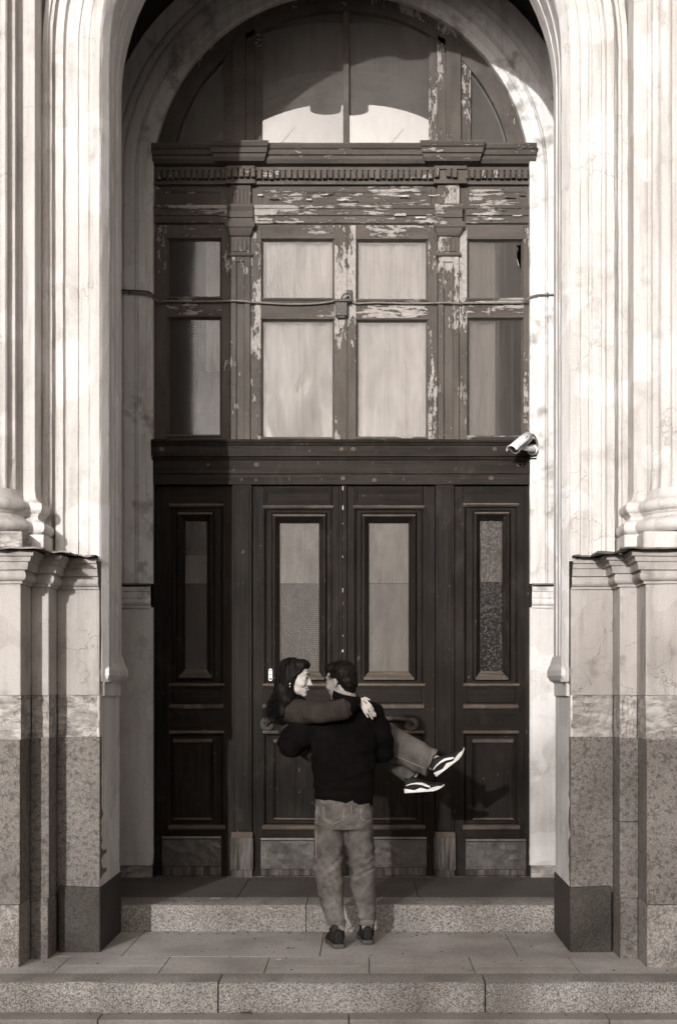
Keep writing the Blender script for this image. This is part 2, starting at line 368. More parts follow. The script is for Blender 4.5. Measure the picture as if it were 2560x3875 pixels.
# glass
def glass(name, dust=0.25, dustv=0.35, rough=0.03, wave=0.0, grid=0, streak=0.0, pebble=0, ior=1.6):
    m = bpy.data.materials.new(name); m.use_nodes = True; M[name] = m
    b = NB.__new__(NB); b.m = m; b.t = m.node_tree; b.t.nodes.clear(); t = b.t
    b.pos = t.nodes.new('ShaderNodeNewGeometry').outputs['Position']
    o = t.nodes.new('ShaderNodeOutputMaterial'); tr = t.nodes.new('ShaderNodeBsdfTransparent'); gl = t.nodes.new('ShaderNodeBsdfGlossy'); df = t.nodes.new('ShaderNodeBsdfDiffuse')
    tr.inputs[0].default_value = (0.92, 0.91, 0.90, 1); gl.inputs['Roughness'].default_value = rough
    fr = t.nodes.new('ShaderNodeFresnel'); fr.inputs[0].default_value = ior
    m1 = t.nodes.new('ShaderNodeMixShader'); m2 = t.nodes.new('ShaderNodeMixShader')
    t.links.new(fr.outputs[0], m1.inputs[0]); t.links.new(tr.outputs[0], m1.inputs[1]); t.links.new(gl.outputs[0], m1.inputs[2])
    a = b.noise(4, 6, (1, 1, 0.45), 0.65); st = b.noise(40, 4, (1, 1, 0.03), 0.6)
    fac = b.math('MULTIPLY', b.ramp(a, [(0.3, 0.55), (0.72, 1.0)]), dust)
    if streak: fac = b.math('ADD', fac, b.math('MULTIPLY', b.ramp(st, [(0.55, 0), (0.75, 1)]), streak))
    dc = b.mix(b.ramp(b.noise(260, 2), [(0.3, 0), (0.7, 1)]), warm(dustv*0.85), warm(dustv*1.15)); df.inputs['Roughness'].default_value = 0.5
    if grid:
        sp = t.nodes.new('ShaderNodeSeparateXYZ'); t.links.new(b.pos, sp.inputs[0])
        gx = b.math('SINE', b.math('MULTIPLY', sp.outputs[0], grid), 0); gz = b.math('SINE', b.math('MULTIPLY', sp.outputs[2], grid), 0)
        gg = b.math('MULTIPLY', b.math('ADD', gx, 1), b.math('ADD', gz, 1))
        k = b.ramp(b.math('MULTIPLY', gg, 0.25), [(0.0, 0.25), (0.6, 1.7)])
        dc = b.mix(1.0, dc, k, 'MULTIPLY')
        bp = t.nodes.new('ShaderNodeBump'); bp.inputs['Strength'].default_value = 0.6; bp.inputs['Distance'].default_value = 0.004
        t.links.new(gg, bp.inputs['Height']); t.links.new(bp.outputs[0], gl.inputs['Normal'])
    elif pebble:
        vo = t.nodes.new('ShaderNodeTexVoronoi'); vo.inputs['Scale'].default_value = pebble; t.links.new(b.pos, vo.inputs['Vector'])
        dc = b.mix(1.0, dc, b.ramp(vo.outputs['Distance'], [(0.0, 2.2), (0.55, 0.3)]), 'MULTIPLY')
        bp = t.nodes.new('ShaderNodeBump'); bp.inputs['Strength'].default_value = 0.2; bp.inputs['Distance'].default_value = 0.003
        t.links.new(vo.outputs['Distance'], bp.inputs['Height']); t.links.new(bp.outputs[0], gl.inputs['Normal'])
    elif wave:
        bp = t.nodes.new('ShaderNodeBump'); bp.inputs['Strength'].default_value = wave; bp.inputs['Distance'].default_value = 0.03
        t.links.new(b.noise(3.5, 2, (1, 1, 0.6), 0.4, 1.0), bp.inputs['Height']); t.links.new(bp.outputs[0], gl.inputs['Normal'])
    t.links.new(dc, df.inputs[0]); t.links.new(fac, m2.inputs[0]); t.links.new(m1.outputs[0], m2.inputs[1]); t.links.new(df.outputs[0], m2.inputs[2])
    t.links.new(m2.outputs[0], o.inputs[0])
glass('glass_dusty', 0.34, 0.30, 0.07, 0.05, streak=0.2, ior=1.75)
glass('glass_fanlight', 0.36, 0.29, 0.015, 0.0, ior=3.3)
glass('glass_side', 0.38, 0.15, 0.08, 0.03, streak=0.2, ior=1.45)
glass('glass_ribbed', 0.6, 0.16, 0.10, grid=2*math.pi/0.0165)
glass('glass_beaded', 0.6, 0.16, 0.07, grid=2*math.pi/0.0135)
glass('glass_pebbled', 0.62, 0.085, 0.2, pebble=48)
def sheet_mat(name, v, fold):
    b = NB(name, 0.95, 0.05); a = b.noise(5, 6, (1, 1, 0.25), 0.65, 0.8); st = b.noise(55, 3, (1, 1, 0.05))
    c = b.mix(b.ramp(a, [(0.32, 0), (0.66, 1)]), warm(v*fold), warm(v)); c = b.mix(b.math('MULTIPLY', b.ramp(st, [(0.5, 0), (0.7, 1)]), 0.3), c, warm(min(0.9, v*1.25)))
    b.col(c)
sheet_mat('reflect_white', 0.36, 0.5); sheet_mat('curtain_reflect_grey', 0.20, 0.65); sheet_mat('reflect_dim', 0.12, 0.6); sheet_mat('reflect_pale', 0.26, 0.6)  # tones put reflected sky behind the panes; grey also serves a curtain

# ------------------------------------------------------------------ ground, steps
ZS = 5.55                       # springing height of both arches
st = MB().add([(-400, -400, -0.205), (400, -400, -0.205), (400, 60, -0.205), (-400, 60, -0.205)], [(0, 1, 2, 3)]).obj('street', 'setts')
st['kind'] = 'structure'
fp = struct('footway')
xs = [-5.3, -3.9, -2.6, -1.25, 0.1, 1.5, 2.8, 4.2, 5.5]
for i in range(len(xs) - 1):
    MB().box(xs[i] + 0.002, 7.39, -0.24, xs[i+1] - 0.002, 7.56, -0.163 - 0.002*(i % 2)).obj('edge_stone', 'street_stone', fp, 0.008)
for i in range(len(xs) - 1):
    MB().box(xs[i] + 0.302, 5.0, -0.24, xs[i+1] + 0.298, 7.385, -0.193 - 0.002*(i % 2)).obj('footway_slab', 'street_stone', fp, 0.005)
fs = struct('front_step')
def worn_block(name, x0, x1, y0, y1, z0, z1, m, parent, amp=0.004, bev=0.012, nx=None):
    """stone block with a slightly uneven front arris"""
    nx = nx or max(2, int((x1 - x0)/0.07)); mb = MB(); rows = []
    prof = [(y1, z0), (y0, z0), (y0, z1 - bev), (y0 + bev*0.35, z1 - bev*0.35), (y0 + bev, z1), (y1, z1)]
    for i in range(nx + 1):
        x = x0 + (x1 - x0)*i/nx; d = amp*n3(x*6, y0*3, z1*9); e = amp*n3(x*9, y0*5+4, z1)
        rows.append([(x, y + (d if j in (1, 2, 3) else 0), z + (e if j in (2, 3, 4) else 0)) for j, (y, z) in enumerate(prof)])
    n = len(prof); mb.grid(rows, closed_u=True); mb.f.append(tuple(range(n))); mb.f.append(tuple(range(nx*n + n - 1, nx*n - 1, -1)))
    return mb.obj(name, m, parent, 0, 30)
jx = [-5.0, -3.53, -2.09, -0.62, 0.845, 2.31, 3.8, 5.2]
for i in range(len(jx) - 1):
    worn_block('step_stone', jx[i] + 0.004, jx[i+1] - 0.004, 7.549, 7.796, -0.2, 0.0, 'granite_light', fs, 0.005, 0.02)
pv = struct('pavement')
MB().box(-5, 7.80, -0.2, 5, 9.17, -0.03).obj('bedding', 'granite_dark', pv)
for row, (y0, y1, off) in enumerate([(7.800, 8.03, 0), (8.0315, 8.32, 0.0), (8.3212, 9.178, -0.3)]):
    x = -0.99 - 0.6*6 + off
    while x < 4.6:
        wd = 0.6 if row < 2 else 1.2
        MB().box(x + 0.0025, y0, -0.08, x + wd - 0.0025, y1, -0.004 - 0.001*random.random()).obj('paving_slab', 'paving', pv, 0.0015)
        x += wd
ld = struct('landing')
for a, b in ((-1.86, -0.21), (-0.21, 1.86)):
    worn_block('riser_stone', a + 0.003, b - 0.003, 9.18, 9.52, -0.05, 0.173, 'granite_light', ld, 0.004, 0.012)
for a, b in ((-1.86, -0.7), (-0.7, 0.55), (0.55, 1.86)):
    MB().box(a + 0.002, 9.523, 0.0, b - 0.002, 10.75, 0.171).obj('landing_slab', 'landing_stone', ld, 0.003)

# ------------------------------------------------------------------ the building
bld = thing('building', 'pale plastered facade with deep round arch, fluted columns and granite plinth', 'building')
def arch_sweep(prof, zb, zs, name, m, jit=0.0, smooth=None, n=40, legn=26, sides=(1, 1), parent=None):
    mb = MB(); rows = []
    def row(fn, seed):
        return [fn(r + jit*n3(seed*0.9 + j*3.1, j*1.7, r*5), D + jit*n3(seed*1.1, j*2.3 + 9, r*3)) for j, (r, D) in enumerate(prof)]
    k = 0
    for i in range(legn):
        z = zb + (zs - zb)*i/legn; rows.append(row(lambda r, D: (-r, D, z), k)); k += 1
    for i in range(n + 1):
        a = math.pi*(1 - i/n); rows.append(row(lambda r, D: (r*math.cos(a), D, zs + r*math.sin(a)), k)); k += 1
    for i in range(legn - 1, -1, -1):
        z = zb + (zs - zb)*i/legn; rows.append(row(lambda r, D: (r, D, z), k)); k += 1
    mb.grid(rows)
    return mb.obj(name, m, parent or bld, 0, smooth)
# outer archivolt and its upright moulded bands
arc = [(1.80, 8.56), (1.795, 8.435), (1.762, 8.430), (1.757, 8.448), (1.740, 8.452), (1.736, 8.505), (1.720, 8.505), (1.714, 8.440), (1.668, 8.438), (1.660, 8.470),
       (1.642, 8.472), (1.634, 8.464), (1.582, 8.466), (1.578, 8.478), (1.562, 8.478), (1.556, 8.454), (1.514, 8.451), (1.508, 8.457), (1.502, 8.446), (1.446, 8.444), (1.437, 8.455)]
arch_sweep(arc, 2.40, ZS, 'archivolt', 'plaster_white', 0.0035)
jam = [(1.437, 8.455), (1.431, 8.466), (1.404, 8.530), (1.402, 8.540), (1.404, 8.600), (1.412, 8.622), (1.418, 8.660), (1.428, 8.666), (1.432, 8.800), (1.426, 8.810), (1.428, 8.860), (1.438, 8.870), (1.440, 9.000), (1.434, 9.006), (1.434, 9.090), (1.440, 9.096), (1.440, 9.172), (1.86, 9.172)]
arch_sweep(jam, 1.66, ZS, 'reveal_moulding', 'plaster_jamb', 0.0025)
ks = [(-0.24, 7.62), (-0.22, 6.99)] + [(-0.075 - 0.145*math.cos(math.pi*k/12), 6.985 - 0.04*math.sin(math.pi*k/12)) for k in range(13)] + [(0.07, 6.99), (0.09, 7.62)]
MB().prism(ks, 8.30, 8.56).obj('keystone', 'plaster_white', bld, 0.01)
# spandrel wall with the arched opening
mb = MB(); rows = []
def rim(a):
    c, s = math.cos(a), math.sin(a); k = min(7/abs(c) if abs(c) > 1e-6 else 1e9, 4.2/s if s > 1e-6 else 1e9); return (k*c, 8.555, ZS + k*s)
rows.append([(-1.6, 8.555, 0.0), (-7, 8.555, 0.0)])
for i in range(49):
    a = math.pi*(1 - i/48); rows.append([(1.6*math.cos(a), 8.555, ZS + 1.6*math.sin(a)), rim(a)])
rows.append([(1.6, 8.555, 0.0), (7, 8.555, 0.0)])
mb.grid(rows).obj('wall', 'plaster_white', bld)
# vestibule behind the arch
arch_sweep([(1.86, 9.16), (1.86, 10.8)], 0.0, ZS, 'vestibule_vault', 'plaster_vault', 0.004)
# inner arch band round the timber screen
inn = [(1.87, 10.515), (1.745, 10.515), (1.738, 10.528), (1.728, 10.528), (1.722, 10.505), (1.683, 10.503), (1.680, 10.520), (1.664, 10.520), (1.660, 10.498), (1.578, 10.496),
       (1.575, 10.516), (1.569, 10.498), (1.563, 10.498), (1.557, 10.518), (1.552, 10.503), (1.500, 10.503), (1.496, 10.512), (1.490, 10.508), (1.448, 10.506), (1.440, 10.512), (1.440, 10.70)]
arch_sweep(inn, 2.42, 5.52, 'inner_archivolt', 'plaster_inner', 0.003)
def sweep_plan(path, prof, name, m, parent, smooth=None, jit=0.0, sub=0.05):
    """sweep a (outward offset, z) profile along a plan polyline (x, y), outward = left of travel"""
    P = [Vector((p[0], p[1])) for p in path]; pts = []
    for i, p in enumerate(P):
        d0 = (P[i] - P[i-1]).normalized() if i > 0 else (P[1] - P[0]).normalized()
        d1 = (P[i+1] - P[i]).normalized() if i < len(P) - 1 else d0
        a = Vector((-d0.y, d0.x)); b = Vector((-d1.y, d1.x)); m_ = (a + b); m_ = m_ / max(0.25, m_.dot(a)) if m_.length > 1e-4 else a
        pts.append((p, m_))
    full = []
    for i in range(len(pts) - 1):
        L = (pts[i+1][0] - pts[i][0]).length; n = max(1, int(L/sub))
        for k in range(n): full.append((pts[i][0].lerp(pts[i+1][0], k/n), pts[i][1].lerp(pts[i+1][1], k/n)))
    full.append(pts[-1]); rows = []
    for p, n in full:
        rows.append([(p.x + n.x*(o + jit*n3(p.x*9, z*20, p.y*9)), p.y + n.y*(o + jit*n3(p.x*9, z*20, p.y*9 + 5)), z + jit*n3(p.x*11 + 3, p.y*11, z*7)) for o, z in prof])
    return MB().grid(rows).obj(name, m, parent, 0, smooth)
def mirror_path(path, s): return [(s*x, y) for x, y in path][:: (1 if s > 0 else -1)]
def arcp(c, r, a0, a1, n=6): return [(c[0] + r*math.cos(R(a0 + (a1 - a0)*i/n)), c[1] + r*math.sin(R(a0 + (a1 - a0)*i/n))) for i in range(n + 1)]
ledge_prof = [(0.0, 2.228), (0.014, 2.228), (0.014, 2.243)] + arcp((0.012, 2.272), 0.030, -70, 40, 5) + [(0.032, 2.303), (0.052, 2.306), (0.060, 2.350), (0.072, 2.352), (0.078, 2.378), (0.094, 2.382), (0.100, 2.412), (0.0, 2.424)]
base_prof = [(0.075, 2.42), (0.075, 2.535), (0.05, 2.537)] + arcp((0.042, 2.578), 0.040, -75, 78, 7) + [(0.040, 2.622), (0.026, 2.632), (0.022, 2.648), (0.034, 2.660)] + arcp((0.022, 2.700), 0.038, -70, 75, 7) + [(0.020, 2.742), (0.006, 2.765), (0.0, 2.80)]
for s in (-1, 1):
    # dado, crumbling band, granite: pier, stepped strip and pedestal (each stone its own block)
    for (a, b, y) in ((1.450, 1.712, 8.472), (1.712, 1.818, 8.252), (1.818, 3.1, 8.004)):
        MB().box(s*a, y, 1.575, s*b, 8.72, 2.235).obj('dado_panel', 'plaster_dado', bld, 0.006)
    for (a, b, y) in ((1.452, 1.709, 8.478), (1.713, 1.815, 8.258), (1.819, 3.1, 8.010)):
        n = 14; mb = MB(); rows = []
        for i in range(n + 1):
            z = 1.318 + (1.58 - 1.318)*i/n
            rows.append([(s*(a + (b - a)*j/n), y + 0.012*n3(a*9 + j*0.55, z*22, y*3) + 0.003, z) for j in range(n + 1)])
        mb.grid(rows)
        mb.box(s*(a + 0.004), y + 0.012, 1.318, s*(b - 0.002), 8.7, 1.58)
        mb.obj('crumbling_band', 'plaster_crumbling', bld)
    for (a, b, y) in ((1.449, 1.708, 8.462), (1.711, 1.820, 8.242), (1.822, 3.1, 7.992)):
        cuts = [(0.362, 1.32)] if b != 1.820 or s < 0 else [(0.362, 0.815), (0.82, 1.32)]
        for z0, z1 in cuts:
            nx = max(3, int((b - a)/0.035)); nz = int((z1 - z0)/0.05); mb = MB()
            mb.grid([[(s*(a + (b - a)*j/nx), y + (0.005*n3(a*7 + j*0.9, z*30, y) if 0 < j < nx else 0.004 + 0.004*n3(z*25, j, s)), z) for j in range(nx + 1)] for z in [z0 + (z1 - z0)*i/nz for i in range(nz + 1)]])
            mb.box(s*(a + 0.001), y + 0.006, z0, s*(b - 0.001), 8.7, z1)
            mb.obj('granite_block', 'granite_rough', bld)
    MB().box(s*1.822, 7.985, -0.05, s*2.02, 8.7, 0.358).obj('base_block', 'granite_base', bld, 0.01)
    MB().box(s*2.024, 7.983, -0.05, s*3.1, 8.7, 0.358).obj('base_block', 'granite_base', bld, 0.01)
    MB().box(s*1.713, 8.236, -0.05, s*1.819, 8.7, 0.360).obj('base_block', 'granite_rough', bld, 0.008)
    # dark guard stone at the foot of the reveal, top sloping inward
    x0, x1 = 1.442, 1.70
    g = MB(); v = [(s*x0, 8.445, -0.05), (s*x1, 8.445, -0.05), (s*x1, 9.178, -0.05), (s*x0, 9.178, -0.05), (s*x0, 8.445, 0.395), (s*x1, 8.445, 0.405), (s*x1, 9.178, 0.42), (s*x0, 9.178, 0.40)]
    g.add(v, [(3,2,1,0), (4,5,6,7), (0,1,5,4), (1,2,6,5), (2,3,7,6), (3,0,4,7)]); g.obj('guard_stone', 'granite_dark', bld, 0.012)
    # plain lower reveal and its moulded stop
    nz = 30; rows = []
    for i in range(nz + 1):
        z = 0.39 + (1.60 - 0.39)*i/nz; e = 0.006*max(0, 1 - (z - 0.39)*1.4)
        rows.append([(s*(r + e*n3(z*16, r*9, s)), D + e*n3(z*13, D*7, s + 4), z) for r, D in ((1.475, 8.490), (1.458, 8.476), (1.451, 8.482), (1.449, 8.60), (1.449, 8.78), (1.449, 8.96), (1.449, 9.14), (1.452, 9.171), (1.86, 9.171))])
    MB().grid(rows).obj('lower_reveal', 'plaster_jamb', bld)
    # stop: stacked courses cut back under the mouldings
    mb = MB()
    secs = [(1.432, 8.53, 9.10, 1.570), (1.432, 8.53, 9.10, 1.650), (1.408, 8.51, 9.15, 1.672), (1.395, 8.495, 9.168, 1.70), (1.395, 8.495, 9.168, 1.735), (1.412, 8.56, 9.15, 1.775), (1.425, 8.60, 9.12, 1.83)]
    mb.grid([[(s*1.5, b_, z), (s*r, b_, z), (s*r, a_, z), (s*1.5, a_, z)] for r, a_, b_, z in secs])
    n = len(mb.v); mb.f.append((n-4, n-3, n-2, n-1)); mb.f.append((3, 2, 1, 0)); mb.obj('moulding_stop', 'plaster_jamb', bld, 0.004)
    # string course that breaks round pier, strip and pedestal, with its sheet-metal cover
    path = [(3.1, 8.004), (1.818, 8.004), (1.818, 8.252), (1.712, 8.252), (1.712, 8.472), (1.452, 8.472)]
    pl = [(s*x, y) for x, y in path]
    led = sweep_plan(pl, [(o*s, z) for o, z in ledge_prof], 'string_course', 'plaster_dado', bld, None, 0.0025)
    cov = [(0.0, 2.432), (0.125, 2.4285), (0.163, 2.424), (0.165, 2.414), (0.161, 2.414), (0.113, 2.4235), (0.0, 2.427)]
    fo = sweep_plan(pl, [(o*s, z) for o, z in cov], 'metal_cover', 'flashing', led, None, 0.012)
    # flat strip beside the column, column with attic base
    MB().box(s*1.797, 8.262, 2.42, s*1.90, 8.6, 9.6).obj('strip', 'plaster_white', bld, 0.006)
    bp = [(2.6, 8.262), (1.797, 8.262), (1.797, 8.56)]
    sweep_plan([(s*x, y) for x, y in bp], [(o*s*0.9, z) for o, z in base_prof], 'strip_base', 'plaster_white', bld, 40, 0.002)
    cc = (s*2.145, 8.262); rc = 0.268
    sh = MB(); rows = []; nf = 20; per = 9
    for iz in range(40):
        z = 2.77 + (9.6 - 2.77)*iz/39; row = []
        for k in range(nf*per):
            a = 2*math.pi*k/(nf*per); u = (k % per)/per
            dep = 0.024*math.sqrt(max(0, 1 - ((u - 0.5)/0.39)**2)) if abs(u - 0.5) < 0.39 else 0
            r = rc - dep*min(1, iz*3) + 0.0015*n3(k*0.4, z*3, s)
            row.append((cc[0] + r*math.cos(a), cc[1] + r*math.sin(a), z))
        rows.append(row)
    sh.grid(rows, closed_u=True); col = sh.obj('column', 'plaster_white', bld, 0, 35)
    rows = []
    for o, z in base_prof[2:]:
        rows.append([(cc[0] + (rc + o*1.15 + 0.003*n3(k*0.5, z*30, s))*math.cos(2*math.pi*k/72), cc[1] + (rc + o*1.15)*math.sin(2*math.pi*k/72), z + 0.003*n3(k*0.35, z*9, s + 2)) for k in range(72)])
    MB().grid(rows, closed_u=True).obj('column_base', 'plaster_white', col, 0, 40)
    q = rc + 0.075
    MB().box(cc[0] - q, cc[1] - q + 0.06, 2.42, cc[0] + q, 8.5, 2.532).obj('column_plinth', 'plaster_crumbling' if s < 0 else 'plaster_white', col, 0.012)
    # inner pier below its ledge
    ip = [(0.0, 2.236), (0.012, 2.236), (0.014, 2.252)] + arcp((0.010, 2.280), 0.028, -60, 40, 4) + [(0.022, 2.310), (0.034, 2.312), (0.036, 2.360), (0.046, 2.362), (0.050, 2.392), (0.0, 2.408)]
    sweep_plan([(s*1.88, 10.512), (s*1.452, 10.512)], [(o*s, z) for o, z in ip], 'inner_ledge', 'plaster_inner', bld, None, 0.002)
    sweep_plan([(s*1.88, 10.512), (s*1.452, 10.512)], [(o*s, z) for o, z in [(0.0, 2.425), (0.06, 2.420), (0.062, 2.408), (0.0, 2.414)]], 'inner_ledge_cover', 'flashing', bld, None, 0.002)
    nz = 40; rows = []
    for i in range(nz + 1):
        z = 0.265 + (2.24 - 0.265)*i/nz; e = 0.012*max(0, 1 - (z - 0.265)*4)
        rows.append([(s*(r + e*n3(z*30, r*20, s)), D + e*n3(r*30, z*25, s + 3), z) for r, D in ((1.88, 10.516), (1.75, 10.516), (1.62, 10.516), (1.50, 10.516), (1.448, 10.516), (1.440, 10.524), (1.440, 10.70))])
    MB().grid(rows).obj('inner_pier', 'plaster_pier', bld)
    MB().box(s*1.45, 10.53, 0.15, s*1.88, 10.75, 0.27).obj('inner_pier_foot', 'plaster_crumbling', bld, 0.01)
# dark room behind the screen
MB().add([(-2.2, 10.78, 0.1), (2.2, 10.78, 0.1), (2.2, 10.78, 7.6), (-2.2, 10.78, 7.6), (-2.2, 13, 0.1), (2.2, 13, 0.1), (2.2, 13, 7.6), (-2.2, 13, 7.6)],
         [(4, 5, 6, 7), (0, 4, 7, 3), (1, 2, 6, 5), (0, 1, 5, 4), (3, 7, 6, 2)]).obj('interior_room', 'room_dark', bld)

# ------------------------------------------------------------------ timber screen: fanlight, cornice, transom windows, beam, side panels
scr = thing('door_screen', 'weathered timber screen filling the arch, with fanlight, dentil cornice and transom windows', 'door frame')
def pb(name, m, x0, y0, x1, y1, front, back=0.05, parent=None, bevel=0.004):
    return MB().pbox(x0, y0, x1, y1, front, back).obj(name, m, parent or scr, bevel)
def hsweep(name, m, x0, x1, prof, parent=None, ends=True):
    """level moulding: profile of (pixel y, metres in front), closed back; slightly wavy like old joinery"""
    n = max(2, int((x1 - x0)/40)); rows = []
    P = [(prof[0][0], -0.04)] + prof + [(prof[-1][0], -0.04)]
    for i in range(n + 1):
        x = x0 + (x1 - x0)*i/n
        rows.append([(PX(x), DD - f, PZ(y + 0.7*n3(x*0.012, y*0.05, 3))) for y, f in P])
    k = len(P); mb = MB().grid(rows, closed_u=True); mb.f.append(tuple(range(k))); mb.f.append(tuple(range(n*k + k - 1, n*k - 1, -1)))
    return mb.obj(name, m, parent or scr)
# --- fanlight: curved frame, mullions, panes
CXP, CYP = 1292.0, 690.0
def ring(r0, r1, f0, back, name, m, ylim=575, parent=None):
    mb = MB(); rows = []; n = 60
    for i in range(n + 1):
        a = math.pi*(1 - i/n)
        if CYP - r1*math.sin(a) > ylim + 12: continue
        rows.append([(PX(CXP + r*math.cos(a)), DD - f, PZ(min(ylim + 6, CYP - r*math.sin(a)))) for r, f in ((r1, -back), (r1, f0), (r0, f0), (r0, -back))])
    mb.grid(rows, closed_u=True); return mb.obj(name, m, parent or scr)
ring(672, 722, 0.03, 0.10, 'fanlight_frame', 'paint_upright')
ring(640, 671, 0.045, 0.06, 'fanlight_bead', 'paint_sound')
def chord(r, x): return CYP - math.sqrt(max(0, r*r - (x - CXP)**2))
def up(name, m, x0, x1, f, back=0.05, r=660, ybot=574):
    X0, X1 = PX(x0), PX(x1)
    return MB().prism([(X0, PZ(ybot)), (X1, PZ(ybot)), (X1, PZ(chord(r, x1))), (X0, PZ(chord(r, x0)))], DD - f, DD + back).obj(name, m, scr, 0.003)
for x0, x1, f, m in ((1298, 1320, 0.035, 'paint_sound'), (1621, 1652, 0.03, 'paint_upright_worn'), (1652, 1684, 0.045, 'paint_upright'), (1684, 1741, 0.065, 'paint_upright'), (1741, 1779, 0.03, 'paint_upright_worn'),
                     (966, 993, 0.03, 'paint_cornice'), (932, 966, 0.045, 'paint_cornice'), (884, 932, 0.065, 'paint_cornice'), (849, 884, 0.03, 'paint_cornice')):
    up('fanlight_mullion', m, x0, x1, f)
for x0, x1 in ((993, 1298), (1320, 1621), (1779, 1985), (600, 849)):
    xs = [x0 + (x1 - x0)*i/24 for i in range(25)]; mb = MB()
    pts = [(PX(x), PZ(chord(660, x))) for x in xs if chord(660, x) < 574]; ends = [p[0] for p in pts]
    mb.prism([(max(ends), PZ(576)), (min(ends), PZ(576))] + pts, DD + 0.008, DD + 0.013)
    ya, pi_ = {993: (0.026, -0.012), 1320: (-0.030, -0.012)}.get(x0, (0, 0)); xm = PX((x0 + x1)/2)      # old panes sit slightly out of true
    mb.v = [(x, y + ya*(x - xm) + pi_*(z - PZ(576)), z) for x, y, z in mb.v]
    mb.obj('fanlight_pane', 'glass_fanlight', scr)
# --- cornice with dentils, frieze, architrave
corn = hsweep('cornice', 'paint_cornice', 584, 2020, [(640, 0.03), (634, 0.085), (622, 0.105), (610, 0.11), (608, 0.125), (592, 0.135), (588, 0.15), (577, 0.165), (572, 0.165)])
for a, b in ((800, 1022), (1585, 1826)):
    n = 8; mb = MB(); rows = []
    pr = [(639, 0.05, 22), (632, 0.125, 18), (620, 0.145, 14), (609, 0.15, 10), (607, 0.165, 8), (591, 0.175, 4), (587, 0.19, 2), (575, 0.205, 0), (570, 0.205, 0)]
    P = [(639, -0.03, 22)] + pr + [(570, -0.03, 0)]
    rows = [[(PX(a + q), DD - f, PZ(y)) for y, f, q in P], [(PX(b - q), DD - f, PZ(y)) for y, f, q in P]]
    mb.grid(rows, closed_u=True); k = len(P); mb.f.append(tuple(range(k))); mb.f.append(tuple(range(2*k - 1, k - 1, -1))); mb.obj('cornice_break', 'paint_cornice', scr)
MB().pbox(586, 640, 2016, 652, 0.045).obj('dentil_fillet', 'paint_sound', scr)
MB().pbox(586, 652, 2016, 694, 0.026).obj('dentil_bed', 'paint_sound', scr)
MB().pbox(586, 694, 2016, 704, 0.038).obj('dentil_fillet', 'paint_sound', scr)
x = 598.0; dm = None
while x < 1998:
    inb = 862 < x + 8 < 962 or 1645 < x + 8 < 1757
    f = 0.095 if inb else 0.065
    if random.random() > 0.03:
        mb = MB().pbox(x, 655, x + 15.5 + random.uniform(-1, 1), 686 + random.uniform(-2, 2), f, -0.026); mb.obj('dentil', random.choice(['paint_level', 'paint_upright', 'paint_sound', 'paint_level']), corn, 0.002)
    x += 22.2
for a, b in ((858, 966), (1640, 1762)):
    MB().pbox(a, 640, b, 653, 0.075, 0).obj('dentil_break', 'paint_sound', scr, 0.003); MB().pbox(a, 653, b, 695, 0.058, 0).obj('dentil_break', 'paint_sound', scr); MB().pbox(a - 2, 694, b + 2, 706, 0.07, 0).obj('dentil_break', 'paint_sound', scr, 0.003)
for a, b, m in ((590, 860, 'paint_level'), (965, 1645, 'paint_level'), (1758, 2014, 'paint_level_worn')):
    MB().pbox(a, 704, b, 790, 0.006).obj('frieze', 'paint_level', scr)
    MB().rects([(a + 14, 718, b - 14, 782, 0.0065), (a + 16, 720, b - 16, 780, 0.016), (a + 24, 728, b - 24, 773, 0.018), (a + 30, 734, b - 30, 768, 0.009)]).obj('frieze_panel', m, scr)
def board(name, m, x0, y0, x1, y1, f):
    return hsweep(name, m, x0, x1, [(y1, f), (y0, f)])
for a, b in ((588, 862), (962, 1642), (1760, 2016)):
    hsweep('architrave', 'paint_level_worn', a, b, [(850, 0.03), (846, 0.034), (824, 0.034), (822, 0.046), (800, 0.046), (797, 0.055), (789, 0.06), (786, 0.06)])
    hsweep('architrave_shadow', 'paint_sound', a, b, [(857, 0.012), (851, 0.012)])
    # loose curling flakes of paint
for i in range(26):
    xx = random.uniform(975, 1990); yy = random.choice([random.uniform(735, 765), random.uniform(805, 845)])
    L = random.uniform(10, 46); h = random.uniform(3, 7); c = random.uniform(0.006, 0.02)
    rows = [[(PX(xx + L*k/6), DD - 0.03 - 0.02*(yy > 790) - c*(0.3 + abs(k/6 - 0.4)) , PZ(yy + 3*n3(i, k*0.5, 1) - j*h)) for k in range(7)] for j in (0, 1)]
    MB().grid(rows).obj('paint_flake', 'paint_level_worn' if i % 2 else 'mastic', scr)
MB().pbox(586, 704, 2018, 858, 0.0).obj('backing_board', 'paint_sound', scr)
